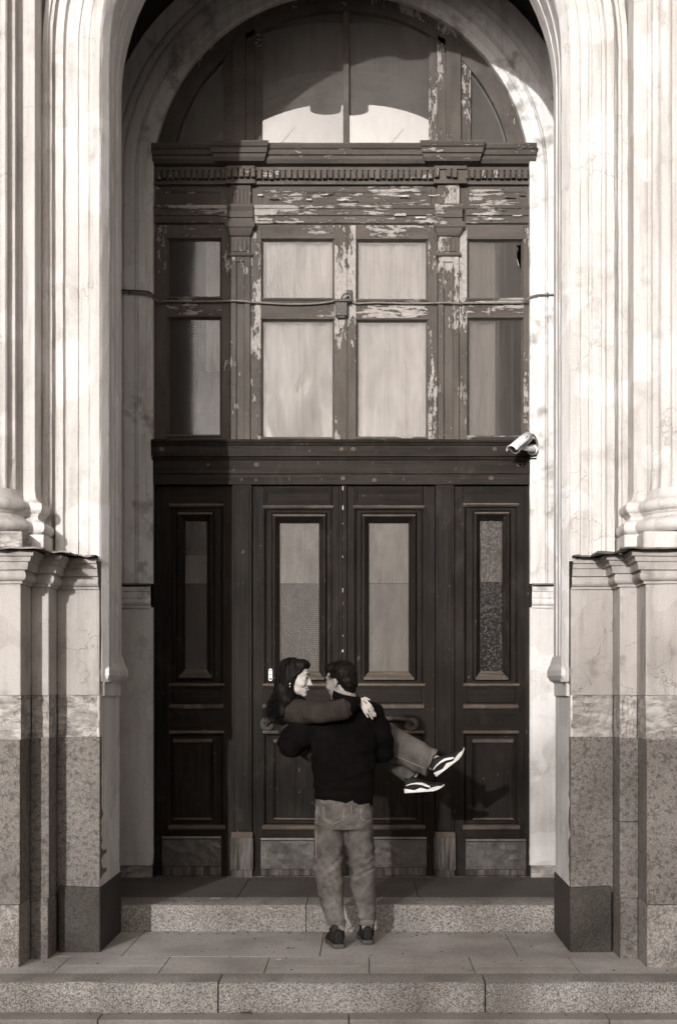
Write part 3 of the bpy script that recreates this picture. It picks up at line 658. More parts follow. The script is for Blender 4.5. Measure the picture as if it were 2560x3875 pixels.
# --- small pilasters of the upper storey
for (a, b, wm) in ((874, 948, 'paint_upright'), (1655, 1734, 'paint_upright_worn')):
    mid = (a + b)/2
    mb = MB().pbox(a - 2, 706, b + 2, 788, 0.040, 0.0); mb.obj('frieze_block', 'paint_upright', scr, 0.003)
    for k in range(4):
        xk = a + 8 + (b - a - 16)*(k + 0.5)/4; MB().pbox(xk - 5, 718, xk + 5, 778, 0.050, -0.041).obj('flute_rib', 'paint_upright', scr, 0.003)
    hsweep('pilaster_band', 'paint_level', a - 12, b + 12, [(848, 0.066), (836, 0.066), (834, 0.078), (812, 0.078), (808, 0.07), (796, 0.085), (785, 0.085)])
    MB().pbox(a, 848, b, 856, 0.04, 0).obj('pilaster_band', 'paint_sound', scr)
    pr = [(902, 0.055, 0), (899, 0.062, -3), (894, 0.068, -5), (888, 0.075, -7), (876, 0.085, -12), (872, 0.095, -18), (858, 0.10, -20), (853, 0.10, -20)]
    P = [(902, -0.02, 0)] + pr + [(853, -0.02, -20)]
    mb = MB().grid([[(PX(a + q), DD - f, PZ(y)) for y, f, q in P], [(PX(b - q), DD - f, PZ(y)) for y, f, q in P]], closed_u=True); k = len(P)
    mb.f.append(tuple(range(k))); mb.f.append(tuple(range(2*k - 1, k - 1, -1))); mb.obj('capital', 'paint_level', scr)
    MB().pbox(a, 902, b, 966, 0.045).obj('pilaster_neck', 'paint_upright', scr, 0.003)
    for q in range(3):
        xk = a + 12 + (b - a - 24)*(q + 0.5)/3
        MB().pbox(xk - 8, 910, xk + 8, 960, 0.056, -0.046).obj('flute_rib', 'paint_upright', scr, 0.004)
    hsweep('astragal', 'paint_level', a - 7, b + 7, [(978, 0.05), (974, 0.062), (969, 0.064), (965, 0.058)])
    # shaft with sunk panel
    for (x0, x1, y0, y1) in ((a, a + 21, 978, 1672), (b - 21, b, 978, 1672)):
        MB().pbox(x0, y0, x1, y1, 0.045).obj('pilaster_stile', wm, scr, 0.003)
    MB().pbox(a + 21, 978, b - 21, 996, 0.0445).obj('pilaster_rail', wm, scr, 0.002)
    MB().rects([(a + 21, 996, b - 21, 1672, 0.044), (a + 24, 1000, b - 24, 1672, 0.032), (a + 27, 1003, b - 27, 1672, 0.030)]).obj('pilaster_panel', wm, scr)
# --- transom windows
glz = {}
def sash(x0, x1, p0, p1, ups, lows, name, vm, hm, gm, notch=False):
    """one window: outer x0..x1, panes p0..p1, upper pane ups, lower pane lows"""
    y0, y1 = 857, 1672
    sh = MB().pbox(x0, y0, p0 - 8, y1, 0.03).obj(name, vm, scr, 0.003)
    MB().pbox(p1 + 8, y0, x1, y1, 0.030).obj('stile', vm, sh, 0.003)
    for (a, b, m) in ((y0, ups[0] - 8, hm), (ups[1] + 8, lows[0] - 10, hm), (lows[1] + 8, y1, hm)):
        MB().pbox(p0 - 8, a, p1 + 8, b, 0.0285).obj('rail', m, sh, 0.002)
    for i, (a, b) in enumerate((ups, lows)):
        MB().rects([(p0 - 8, a - 9, p1 + 8, b + 8, 0.0284), (p0 - 4, a - 5, p1 + 4, b + 4, 0.018), (p0 - 3, a - 4, p1 + 3, b + 3, 0.004), (p0, a, p1, b, -0.004)], fill=False).obj('glazing_bead', 'paint_sound', sh)
        hsweep('sill_bead', hm, p0 - 9, p1 + 9, [(b + 14, 0.034), (b + 10, 0.042), (b + 4, 0.036), (b + 1, 0.01)], sh)
        hsweep('head_bead', 'paint_sound', p0 - 9, p1 + 9, [(a - 3, 0.01), (a - 7, 0.036), (a - 12, 0.036), (a - 14, 0.030)], sh)
        if notch and i == 0:
            poly = [(p0, b), (p1, b), (p1, a + 103), (p1 - 8, a + 88), (p1 - 15, a + 60), (p1 - 16, a + 40), (p1 - 9, a + 22), (p1 - 19, a + 12), (p1 - 12, a + 10), (p1 - 2, a + 9), (p1 - 2, a), (p0, a)]
            MB().prism([(PX(x), PZ(y)) for x, y in poly], DD + 0.006, DD + 0.011).obj('pane', gm, sh)
        else:
            rows = [[(PX(p0 - 2 + (p1 - p0 + 4)*u/6), DD + 0.008 + 0.002*n3(u, v, p0), PZ(a - 2 + (b - a + 4)*v/8)) for u in range(7)] for v in range(9)]
            MB().grid(rows).obj('pane', gm, sh, 0, 180)
    return sh
sash(592, 872, 641, 832, (912, 1123), (1210, 1645), 'side_window', 'paint_upright', 'paint_level', 'glass_side')
sash(950, 1296, 996, 1257, (915, 1128), (1218, 1653), 'casement', 'paint_upright_worn', 'paint_level', 'glass_dusty')
sash(1300, 1653, 1354, 1610, (917, 1132), (1220, 1652), 'casement', 'paint_upright_worn', 'paint_level', 'glass_dusty')
sash(1736, 2014, 1773, 1970, (917, 1128), (1213, 1648), 'side_window', 'paint_upright_worn', 'paint_level', 'glass_side', True)
MB().pbox(1284, 858, 1314, 1668, 0.040, -0.031).obj('meeting_bead', 'paint_upright_worn', scr, 0.004)
MB().pbox(586, 853, 592, 1672, 0.02).obj('edge_bead', 'paint_upright', scr)
MB().pbox(2014, 853, 2022, 1672, 0.02).obj('edge_bead', 'paint_upright', scr)
# --- the beam between windows and doors
hsweep('beam', 'varnish_beam', 580, 2022, [(1838, 0.075), (1802, 0.075), (1800, 0.07), (1798, 0.084), (1750, 0.084), (1746, 0.095), (1742, 0.10), (1737, 0.085), (1735, 0.105), (1696, 0.105), (1692, 0.118), (1688, 0.112), (1684, 0.125), (1678, 0.13), (1673, 0.125)])
for i in range(12):
    xx = random.choice([620, 968, 1300, 1420, 1610, 1720, 1860, 1035, 1330, 790, 1965, 960]) + random.uniform(-8, 8); yy = random.choice([1708, 1765, 1815, 1822]); rr = random.uniform(5, 11)
    fr = 0.107 if yy < 1735 else (0.086 if yy < 1798 else 0.077)
    poly = [(PX(xx + rr*(1 + 0.4*n3(i, k, 1))*math.cos(k*math.pi/4)), PZ(yy + rr*0.8*(1 + 0.4*n3(i, k, 4))*math.sin(k*math.pi/4))) for k in range(8)]
    MB().prism(poly, DD - fr, DD - fr + 0.004).obj('filler_patch', 'varnish_worn_sheen', scr)
# --- posts beside the doors
for a, b in ((882, 955), (1646, 1715)):
    MB().pbox(a, 1838, b, 3150, 0.060).obj('post', 'varnish_post', scr, 0.004)
    MB().rects([(a + 8, 1850, b - 8, 3140, 0.0605), (a + 11, 1853, b - 11, 3137, 0.066), (a + 18, 1860, b - 18, 3130, 0.066)]).obj('post_face', 'varnish_post', scr)
    hsweep('post_collar', 'varnish_worn_sheen', a - 3, b + 3, [(3166, 0.085), (3158, 0.085), (3146, 0.066)])
    MB().pbox(a - 7, 3166, b + 6, 3288, 0.080).obj('post_block', 'weathered_wood', scr, 0.004)
    MB().pbox(a - 3, 3288, b + 2, 3318, 0.066).obj('post_foot', 'weathered_wood', scr, 0.004)
# --- panelled leaf builder shared by side panels and doors
def leaf(par, x0, x1, px0, px1, g0, g1, lx0, lx1, wide, gm, kick, topy, gy1):
    """x0..x1 leaf, px0..px1 panel column, g0..g1 pane, lx0..lx1 lower inner panel"""
    MB().pbox(x0, 1840, px0, 3312, 0.028).obj('stile', 'varnish_upright', par, 0.003)
    MB().pbox(px1, 1840, x1, 3312, 0.028).obj('stile', 'varnish_upright', par, 0.003)
    if wide:
        MB().rects([(px0, 1838, px1, 1922, 0.0275), (px0 + 3, 1845, px1 - 3, 1918, 0.042), (px0 + 7, 1849, px1 - 7, 1914, 0.044), (px0 + 14, 1872, px1 - 14, 1896, 0.034)]).obj('top_panel', 'varnish_level', par)
    else:
        MB().pbox(px0, 1840, px1, 1912, 0.0275).obj('top_rail', 'varnish_level', par, 0.003)
    ty = topy
    hsweep('ledge', 'varnish_worn_sheen', px0 - 4, px1 + 4, [(ty + 12, 0.030), (ty + 7, 0.050), (ty + 2, 0.056), (ty, 0.056), (ty - 2, 0.036)], par)
    # glazed panel: sunk field, raised bolection, splayed reveal
    MB().rects([(px0, ty + 10, px1, 2590, 0.0278), (px0 + 10, ty + 14, px1 - 10, 2584, 0.008), (g0 - 34, ty + 22, g1 + 34, 2572, 0.008), (g0 - 27, ty + 30, g1 + 27, 2570, 0.036),
                (g0 - 20, ty + 38, g1 + 20, 2566, 0.040), (g0 - 15, ty + 44, g1 + 15, 2560, 0.030), (g0 - 2, ty + 62, g1 + 2, gy1 + 2, -0.022)], fill=False).obj('glazed_panel', 'varnish_upright', par)
    hsweep('cap_moulding', 'varnish_worn_sheen', g0 - 26, g1 + 26, [(ty + 41, 0.040), (ty + 38, 0.052), (ty + 34, 0.052), (ty + 32, 0.040)], par)
    rows = [[(PX(g0 - 1), DD + 0.018, PZ(gy1)), (PX(g1 + 1), DD + 0.018, PZ(gy1))], [(PX(g0 - 22), DD - 0.046, PZ(gy1 + 26)), (PX(g1 + 22), DD - 0.046, PZ(gy1 + 26))], [(PX(g0 - 22), DD - 0.046, PZ(gy1 + 32)), (PX(g1 + 22), DD - 0.046, PZ(gy1 + 32))], [(PX(g0 - 22), DD, PZ(gy1 + 32)), (PX(g1 + 22), DD, PZ(gy1 + 32))]]
    MB().grid(rows).obj('splayed_sill', 'varnish_worn_sheen', par)
    gz = [[(PX(g0 - 3 + (g1 - g0 + 6)*u/3), DD + 0.022, PZ(ty + 60 + (gy1 + 4 - ty - 60)*v/6)) for u in range(4)] for v in range(7)]
    MB().grid(gz).obj('pane', gm, par)
    MB().pbox(px0, 2590, px1, 2668, 0.0272).obj('rail', 'varnish_level', par, 0.002)
    hsweep('ledge', 'varnish_worn_sheen', px0 - 4, px1 + 6, [(2600, 0.028), (2597, 0.050), (2592, 0.058), (2588, 0.054), (2584, 0.012)], par)
    MB().rects([(px0 + 8, 2606, px1 - 8, 2660, 0.0274), (px0 + 11, 2609, px1 - 11, 2657, 0.036), (px0 + 20, 2618, px1 - 20, 2650, 0.036)]).obj('lock_panel', 'varnish_level', par)
    hsweep('ledge', 'varnish_worn_sheen', px0 - 4, px1 + 2, [(2684, 0.028), (2680, 0.052), (2671, 0.060), (2667, 0.050), (2664, 0.028)], par)
    MB().pbox(px0, 2684, px1, 2768, 0.0274).obj('lock_rail', 'varnish_level', par, 0.002)
    hsweep('ledge', 'varnish_worn_sheen', px0 - 4, px1 + 4, [(2778, 0.028), (2775, 0.046), (2770, 0.052), (2766, 0.048), (2763, 0.028)], par)
    MB().rects([(px0, 2776, px1, 3122, 0.0278), (px0 + 8, 2784, px1 - 8, 3114, 0.006), (lx0 - 8, 2794, lx1 + 8, 3104, 0.006), (lx0 - 4, 2798, lx1 + 4, 3100, 0.028), (lx0 + 6, 2810, lx1 - 6, 3090, 0.014), (lx0 + 12, 2816, lx1 - 12, 3084, 0.014)]).obj('lower_panel', 'varnish_upright', par)
    hsweep('panel_cap', 'varnish_worn_sheen', lx0 - 4, lx1 + 4, [(2812, 0.020), (2808, 0.036), (2798, 0.040), (2795, 0.020)], par)
    hsweep('panel_foot', 'varnish_worn_sheen', lx0 - 4, lx1 + 4, [(3102, 0.020), (3099, 0.034), (3095, 0.032), (3093, 0.015)], par)
    hsweep('ledge', 'varnish_worn_sheen', px0 - 6, px1 + 8, [(3140, 0.028), (3136, 0.052), (3130, 0.058), (3122, 0.040), (3118, 0.012)], par)
    MB().pbox(px0, 3138, px1, 3312, 0.0268).obj('bottom_rail', 'varnish_level', par, 0.002)
    k0, k1, ky0, ky1 = kick
    MB().pbox(k0, ky1 + 2, k1, 3311, 0.031, -0.0268).obj('foot_board', 'weathered_wood', par, 0.003)
    kp = MB(); rows = []
    for v in range(7):
        rows.append([(PX(k0 + (k1 - k0)*u/14), DD - 0.040 - (0.004*n3(u*0.6, v*0.8, k0) if 0 < u < 14 and 0 < v < 6 else 0) , PZ(ky0 + (ky1 - ky0)*v/6 + 1.2*n3(u*0.5, v, k0))) for u in range(15)])
    kp.grid(rows); kp.pbox(k0, ky0, k1, ky1, 0.039, -0.0268); ko = kp.obj('kick_plate', 'kick_metal', par)
    hsweep('kick_fold', 'kick_metal', k0, k1, [(ky0 + 9, 0.040), (ky0 + 4, 0.046), (ky0 - 3, 0.042)], ko)
    n = max(5, int((k1 - k0)/34)); pts = [(k0 + 8 + (k1 - k0 - 16)*i/n, yy) for i in range(n + 1) for yy in (ky0 + 17, ky1 - 7)] + [(k0 + 8, (ky0 + ky1)/2 + 5), (k1 - 8, (ky0 + ky1)/2 + 5)]
    for x, y in pts:
        c = Vector((PX(x), DD - 0.043, PZ(y))); mb = MB(); q = [c + Vector((0.0065*math.cos(a*math.pi/4), 0.002, 0.0065*math.sin(a*math.pi/4))) for a in range(8)]; t = [c + Vector((0.004*math.cos(a*math.pi/4), -0.003, 0.004*math.sin(a*math.pi/4))) for a in range(8)]
        mb.grid([q, t], closed_u=True); mb.f.append(tuple(range(8, 16))); mb.obj('stud', 'stud_metal', ko)
leaf(scr, 590, 882, 648, 845, 702, 780, 662, 800, False, 'glass_ribbed', (616, 838, 3166, 3276), 1910, 2532)
leaf(scr, 1715, 2014, 1754, 1955, 1818, 1897, 1790, 1935, False, 'glass_pebbled', (1760, 1986, 3176, 3287), 1908, 2540)
MB().pbox(584, 1840, 590, 3312, 0.045).obj('edge_bead', 'varnish_upright', scr); MB().pbox(1985, 1840, 2014, 3312, 0.040, -0.029).obj('edge_board', 'varnish_post', scr, 0.003)
MB().pbox(2014, 1840, 2022, 3312, 0.02).obj('edge_bead', 'varnish_upright', scr)
MB().pbox(590, 3312, 2014, 3322, 0.05).obj('threshold', 'weathered_wood', scr, 0.003)

# ------------------------------------------------------------------ the two door leaves
dl = thing('door_leaf', 'dark panelled door leaf with small keypad lock, behind the long-haired person', 'door', group='double door leaves')
leaf(dl, 957, 1282, 1000, 1258, 1060, 1204, 1040, 1222, True, 'glass_ribbed', (988, 1272, 3172, 3285), 1917, 2540)
dr = thing('door_leaf', 'dark panelled door leaf with beaded glass, beside the outstretched sneakers', 'door', group='double door leaves')
leaf(dr, 1314, 1644, 1340, 1600, 1397, 1543, 1372, 1568, True, 'glass_beaded', (1330, 1612, 3168, 3279), 1917, 2540)
MB().pbox(1283, 1840, 1292, 3308, 0.036).obj('meeting_strip', 'varnish_post', dl, 0.003)
MB().pbox(1293, 1840, 1313, 3308, 0.048).obj('meeting_strip', 'varnish_upright', dr, 0.006)
for k in range(11):       # chipped spots where the strip has lost its varnish
    yy = 1848 + k*62 + random.uniform(-12, 12); h = random.choice([4, 6, 9, 12, 16])
    MB().pbox(1294 + random.uniform(0, 4), yy, 1297.5 + random.uniform(0, 2), yy + h, 0.0505, -0.048).obj('varnish_chip', 'mastic', dr)
for par, xa, xb in ((dl, 1022, 1240), (dr, 1350, 1545)):
    pts = []
    def ctr(x, y, f): return (PX(x), DD - f, PZ(y))
    ends = []
    for xx, sgn in ((xa, -1), (xb, 1)):
        e = MB(); rows = []
        for f, r in ((0.028, 26), (0.050, 27), (0.058, 23), (0.060, 12), (0.052, 9), (0.050, 0.5)):
            rows.append([ctr(xx + sgn*10 + r*math.cos(a*math.pi/10), 2740 + r*math.sin(a*math.pi/10), f) for a in range(20)])
        e.grid(rows, closed_u=True); e.obj('handle_rosette', 'handle_wood', par, 0, 40)
        ends.append(ctr(xx + sgn*16, 2742, 0.062))
    path = [ctr(xa - 12, 2745, 0.050), ctr(xa - 8, 2732, 0.075), ctr(xa + 12, 2721, 0.10), ctr(xa + 40, 2717, 0.112), ctr((xa + xb)/2, 2717, 0.115), ctr(xb - 40, 2717, 0.112), ctr(xb - 12, 2721, 0.10), ctr(xb + 8, 2732, 0.075), ctr(xb + 12, 2745, 0.050)]
    MB().tube(path, [0.014, 0.017, 0.018, 0.0175, 0.018, 0.0175, 0.018, 0.017, 0.014], 12).obj('pull_handle', 'handle_wood', par, 0, 60)
mb = MB(); poly = []
for k in range(16):
    a = 2*math.pi*k/16; poly.append((PX(1025 + 8*math.cos(a)), PZ((2538 if math.sin(a) < 0 else 2570) + 8*math.sin(a))))
kb = MB().pbox(1014, 2522, 1036, 2584, 0.036, -0.02).obj('lock_plate', 'varnish_upright', dl, 0.003)
MB().prism(poly, DD - 0.056, DD - 0.03).obj('keypad', 'lock_steel', dl, 0.003)
MB().pbox(1021, 2552, 1029, 2556, 0.0575, -0.05).obj('keypad_slot', 'camera_dark', kb); MB().pbox(1021, 2566, 1030, 2573, 0.0575, -0.05).obj('keypad_button', 'camera_dark', kb)
MB().pbox(1022, 2536, 1028, 2541, 0.0575, -0.05).obj('keypad_button', 'camera_dark', kb)

# ------------------------------------------------------------------ a curtain, and sheets added as reflections behind the panes
def pane_backing(label, x0, x1, y0, y1, m, back=0.05, amp=0.012, freq=0.09, top=None, cat='curtain'):
    n = max(6, int((x1 - x0)/8)); rows = []
    for v in range(9):
        row = []
        for u in range(n + 1):
            x = x0 + (x1 - x0)*u/n; yt = top(x) if top else y0
            y = yt + (y1 - yt)*v/8
            row.append((PX(x), DD + back + amp*math.sin(x*freq + 2*n3(x*0.02, v*0.3, x0)) + amp*n3(x*0.05, y*0.012, 2), PZ(y)))
        rows.append(row)
    o = MB().grid(rows).obj('curtain', m, None, 0, 180); return tag(o, label, cat, 'curtains behind the glass')
pane_backing('white sheet added as reflected sky behind the panes of the casement nearer the broken-cornered window', 1346, 1618, 905, 1662, 'reflect_white', 0.06)  # added to brighten the casement panes as reflected sky would
pane_backing('mottled white sheet added as reflected sky behind the panes of the casement nearer the shaded side window', 988, 1266, 905, 1662, 'reflect_white', 0.06)
pane_backing('grey curtain half covering the side window with the broken corner', 1765, 1874, 905, 1660, 'curtain_reflect_grey', 0.06)
pane_backing('narrow pale sheet added as reflected sky at one edge of the shaded side window', 776, 842, 905, 1400, 'reflect_white', 0.05, top=lambda x: 905)  # added strip for the sky reflected in this shaded pane
pane_backing('white half sheet added as reflected sky behind the ribbed glass of the keypad door', 1052, 1212, 1972, 2206, 'reflect_white', 0.04, 0.002, 0.05, cat='sheet')  # upper sheets stand in for bright sky reflected in the door panes
pane_backing('white half sheet added as reflected sky behind the beaded glass door leaf', 1390, 1550, 1972, 2206, 'reflect_white', 0.04, 0.002, 0.05, cat='sheet')
pane_backing('dim sheet added for the duller reflection behind the lower ribbed glass of the keypad door', 1052, 1212, 2208, 2552, 'reflect_dim', 0.045, 0.004, 0.09)  # added to give the lower door panes their weaker reflection
pane_backing('pale sheet added for the duller reflection behind the lower beaded glass door leaf', 1390, 1550, 2208, 2552, 'reflect_pale', 0.045, 0.004, 0.09)
pane_backing('grey half sheet added as reflected sky behind the pebbled glass side panel', 1810, 1905, 1972, 2200, 'curtain_reflect_grey', 0.04, 0.002, 0.05, cat='sheet')  # same sky reflection for the side panels, added as grey sheets
pane_backing('grey half sheet added as reflected sky behind the narrow ribbed glass of the shaded side panel', 694, 788, 2100, 2206, 'curtain_reflect_grey', 0.04, 0.002, 0.05, cat='sheet')

# ------------------------------------------------------------------ cable, latch box, security camera, litter
cp = [(440, 1120, .116), (500, 1124, .116), (555, 1127, .116), (580, 1132, .116), (596, 1147, .09), (610, 1150, .06), (640, 1146, .05), (720, 1148, .05), (830, 1147, .05), (900, 1147, .065), (950, 1151, .06), (1010, 1154, .05), (1100, 1158, .05), (1190, 1156, .05), (1240, 1150, .05), (1268, 1146, .055), (1300, 1140, .07), (1318, 1128, .075), (1330, 1142, .07), (1345, 1155, .05), (1420, 1152, .05), (1540, 1155, .05), (1640, 1154, .05), (1690, 1154, .065), (1730, 1157, .06), (1760, 1154, .05), (1880, 1153, .05), (1965, 1152, .05), (1984, 1148, .09), (1998, 1140, .116), (2030, 1132, .116), (2075, 1131, .116), (2120, 1130, .116)]
def smooth_path(p, k=4):
    out = []; P = [Vector(q) for q in p]
    for i in range(len(P) - 1):
        a, b, c, d = P[max(0, i-1)], P[i], P[i+1], P[min(len(P)-1, i+2)]
        for t in range(k):
            t /= k; out.append(0.5*((2*b) + (c - a)*t + (2*a - 5*b + 4*c - d)*t*t + (3*b - a - 3*c + d)*t**3))
    out.append(P[-1]); return out
cw = [(PX(x), DD - f, PZ(y)) for x, y, f in cp]
cb = thing('electric_cable', 'thin electric cable running across the transom windows from jamb to jamb', 'cable')
MB().tube(smooth_path(cw), 0.0075, 8).obj('cable', 'cable_grey', cb, 0, 180)
MB().tube(smooth_path([(x, y - 0.004, z + 0.012 + 0.004*math.sin(i)) for i, (x, y, z) in enumerate(cw[:5])]), 0.007, 8).obj('cable_strand', 'cable_rubber', cb, 0, 180)
for x, y, f in ((500, 1124, .124), (612, 1150, .066), (735, 1148, .058), (950, 1151, .068), (1240, 1150, .058), (1640, 1154, .058), (1740, 1156, .06), (2062, 1131, .124)):
    MB().pbox(x - 3, y - 7, x + 3, y + 7, f + 0.004, -f + 0.014).obj('cable_clip', 'old_iron', cb, 0.002)
lb = thing('latch_box', 'rusty iron latch box on the meeting stile of the transom casements', 'latch')
MB().pbox(1268, 1152, 1314, 1206, 0.085, -0.04).obj('box', 'old_iron', lb, 0.006)
MB().pbox(1262, 1144, 1320, 1154, 0.10, -0.04).obj('lid', 'old_iron', lb, 0.004)
MB().pbox(1310, 1104, 1332, 1150, 0.055, -0.03).obj('hasp', 'old_iron', lb, 0.004)
MB().tube(smooth_path([(PX(x), DD - f, PZ(y)) for x, y, f in ((1288, 1146, .08), (1300, 1128, .085), (1318, 1122, .08), (1330, 1140, .075), (1318, 1158, .08))]), 0.006, 8).obj('hook', 'old_iron', lb, 0, 180)
MB().pbox(1276, 1206, 1306, 1212, 0.075, -0.04).obj('drip', 'old_iron', lb, 0.002)

sc = thing('security_camera', 'white bullet security camera with sun hood fixed at the end of the beam', 'camera')
a = Vector((PX(1926), DD - 0.36, PZ(1730))); b = Vector((PX(1984), DD - 0.22, PZ(1676)))
ax = (b - a).normalized(); sd = ax.cross(Vector((0, 0, 1))).normalized(); upv = sd.cross(ax).normalized()
bd = MB(); bd.loft([(a + ax*t, sd*r, upv*r) for t, r in ((0, 0.036), (0.012, 0.040), (0.02, 0.040), (0.024, 0.037), ((b-a).length, 0.037))], 20); bd.obj('camera_body', 'camera_shell', sc, 0, 40)
MB().loft([(a - ax*0.002, sd*0.030, upv*0.030), (a - ax*0.004, sd*0.030, upv*0.030)], 20).obj('lens_glass', 'camera_dark', sc)
hd = MB(); rows = []
for t in (-0.045, 0.0, 0.06, 0.12, (b-a).length + 0.004):
    rows.append([a + ax*t + sd*(0.046*math.cos(q)) + upv*(0.046*math.sin(q) + 0.001) for q in [math.pi*(0.02 + 0.96*k/14) for k in range(15)]])
hd.grid(rows); ho = hd.obj('sun_hood', 'camera_shell', sc, 0, 60); sm = ho.modifiers.new('solid', 'SOLIDIFY'); sm.thickness = 0.004
for k in range(5):
    q = math.pi*(0.96 + 0.02) - 0.0; off = -0.010 + 0.009*k
    pa = a + ax*0.03 - sd*0 ; MB().limb(a + ax*0.055 - sd*0.0375*math.copysign(1, sd.y) + upv*(-0.024 + 0.008*k), a + ax*0.15 - sd*0.0375*math.copysign(1, sd.y) + upv*(-0.024 + 0.008*k), 0.0016, 0.0016, 6).obj('cooling_rib', 'camera_dark', sc)
for k in range(3):
    MB().ell(a + ax*(0.135 + 0.012*k) + upv*0.030 - sd*0.036*math.copysign(1, sd.y), (0.004, 0.002, 0.005)).obj('marking', 'camera_dark', sc)
base = Vector((PX(2006), DD - 0.135, PZ(1712)))
MB().tube([base + Vector((0, 0.03, 0)), base + Vector((0, 0.006, 0)), base], [0.042, 0.042, 0.036], 20).obj('mount_plate', 'camera_shell', sc, 0.003, 40)
MB().chain([base + Vector((0, 0, 0.0)), base + Vector((-0.012, -0.05, -0.006)), a + ax*0.10 - upv*0.035], [0.022, 0.022, 0.016]).obj('mount_arm', 'camera_shell', sc, 0, 60)
for dx in (0, 0.01):
    MB().tube(smooth_path([b - ax*0.01, b + Vector((0.02 + dx, 0.03, 0.035)), b + Vector((0.055 + dx, 0.08, 0.02)), base + Vector((0.03 + dx*0.6, 0.01, 0.05)), base + Vector((0.028, 0.02, 0.0))]), 0.004, 6).obj('lead', 'cable_grey', sc, 0, 180)
def scrap(lbl, px, py, w_, h_, z, m, grp=None, seed=0):
    D = (CZ - z)*F/(py - VY); c = Vector((CX + (px - VX)*D/F, D, z)); rows = []
    for v in range(4):
        rows.append([(c.x + w_*(u/5 - 0.5) + 0.1*w_*n3(u, v, seed), c.y + h_*(v/3 - 0.5)*(1 + 0.4*n3(u*0.8, seed, 3)), z + 0.004 + 0.006*abs(n3(u*0.7, v*0.7, seed + 5))) for u in range(6)])
    return tag(MB().grid(rows).obj('scrap', m, None, 0, 180), lbl, 'litter', grp)
scrap('crumpled white paper scrap lying on the landing', 815, 3402, 0.065, 0.05, 0.172, 'paper', seed=1)
for i, (x, y) in enumerate(((632, 3412), (655, 3408), (664, 3416), (746, 3414))):
    scrap('small dark dry leaf on the landing near the white paper scrap', x, y, 0.03, 0.02, 0.172, 'leaf_dry', 'dry leaves on the landing', seed=i + 4)
scrap('dark twig-like leaf on the paving beside the standing person', 1098, 3590, 0.045, 0.015, 0.0, 'leaf_dry', seed=9)
scrap('tiny white paper fleck on the paving behind the standing person', 1055, 3634, 0.035, 0.012, 0.0, 'paper', seed=10)
scrap('curled dry leaf lying against the front step', 930, 3834, 0.06, 0.02, -0.161, 'leaf_dry', seed=12)

# ------------------------------------------------------------------ the other side of the street (seen only as reflection and as what bounds the sky)
def house(name, x0, x1, h, y, label, floors, bays):
    o = thing(name, label, 'building', group='houses across the street')
    MB().box(x0, y - 9, -0.2, x1, y, h).obj('wall', 'opposite_wall', o)
    MB().box(x0 - 0.3, y - 9.2, h, x1 + 0.3, y + 0.35, h + 0.35).obj('roof', 'roof_metal', o)
    for f in range(floors):
        for k in range(bays):
            cx = x0 + (x1 - x0)*(k + 0.5)/bays; z = 0.9 + f*(h - 0.4)/floors
            MB().box(cx - 0.55, y - 0.1, z, cx + 0.55, y + 0.02, z + min(1.7, (h - 1)/floors*0.6)).obj('window', 'opposite_glass', o)
house('house', -24, 7, 5.4, -21, 'long low house across the street opposite the arch', 1, 12)
house('house', 8, 40, 13, -21, 'tall house across the street beyond the low one', 4, 11)
house('house', -60, -25.5, 13, -21, 'tall house across the street at the far corner', 4, 11)
def bare_tree(name, base, h, seed, label):
    rnd = random.Random(seed); o = thing(name, label, 'tree', group='bare trees across the street')
    tr = MB(); cr = MB()
    def grow(p, d, L, r, lev):
        n = 4; pts = [p]; dd = d.copy()
        for i in range(n):
            dd = (dd + Vector((rnd.uniform(-1, 1), rnd.uniform(-1, 1), rnd.uniform(-0.5, 0.8)))*0.16).normalized(); pts.append(pts[-1] + dd*L/n)
        (tr if lev < 1 else cr).tube(pts, [r*(1 - 0.45*i/n) for i in range(n + 1)], 6 if lev < 2 else 4, False)
        if lev < 5:
            for k in range(3 if lev < 2 else rnd.choice([2, 3])):
                q = pts[rnd.choice([2, 3, 4])]; ang = Vector((rnd.uniform(-1, 1), rnd.uniform(-1, 1), rnd.uniform(-0.2, 0.7)))
                grow(q, (dd + ang*0.8).normalized(), L*rnd.uniform(0.6, 0.8), r*0.5, lev + 1)
    grow(Vector(base), Vector((0, 0, 1)), h*0.33, h*0.022, 0)
    tr.obj('trunk', 'bark', o, 0, 60); cr.obj('crown', 'bark', o)
simple('bark', 0.05, 0.9)
bare_tree('bare_tree', (-0.3, -17.5, -0.2), 17, 3, 'bare tree on the far footway opposite the doors')
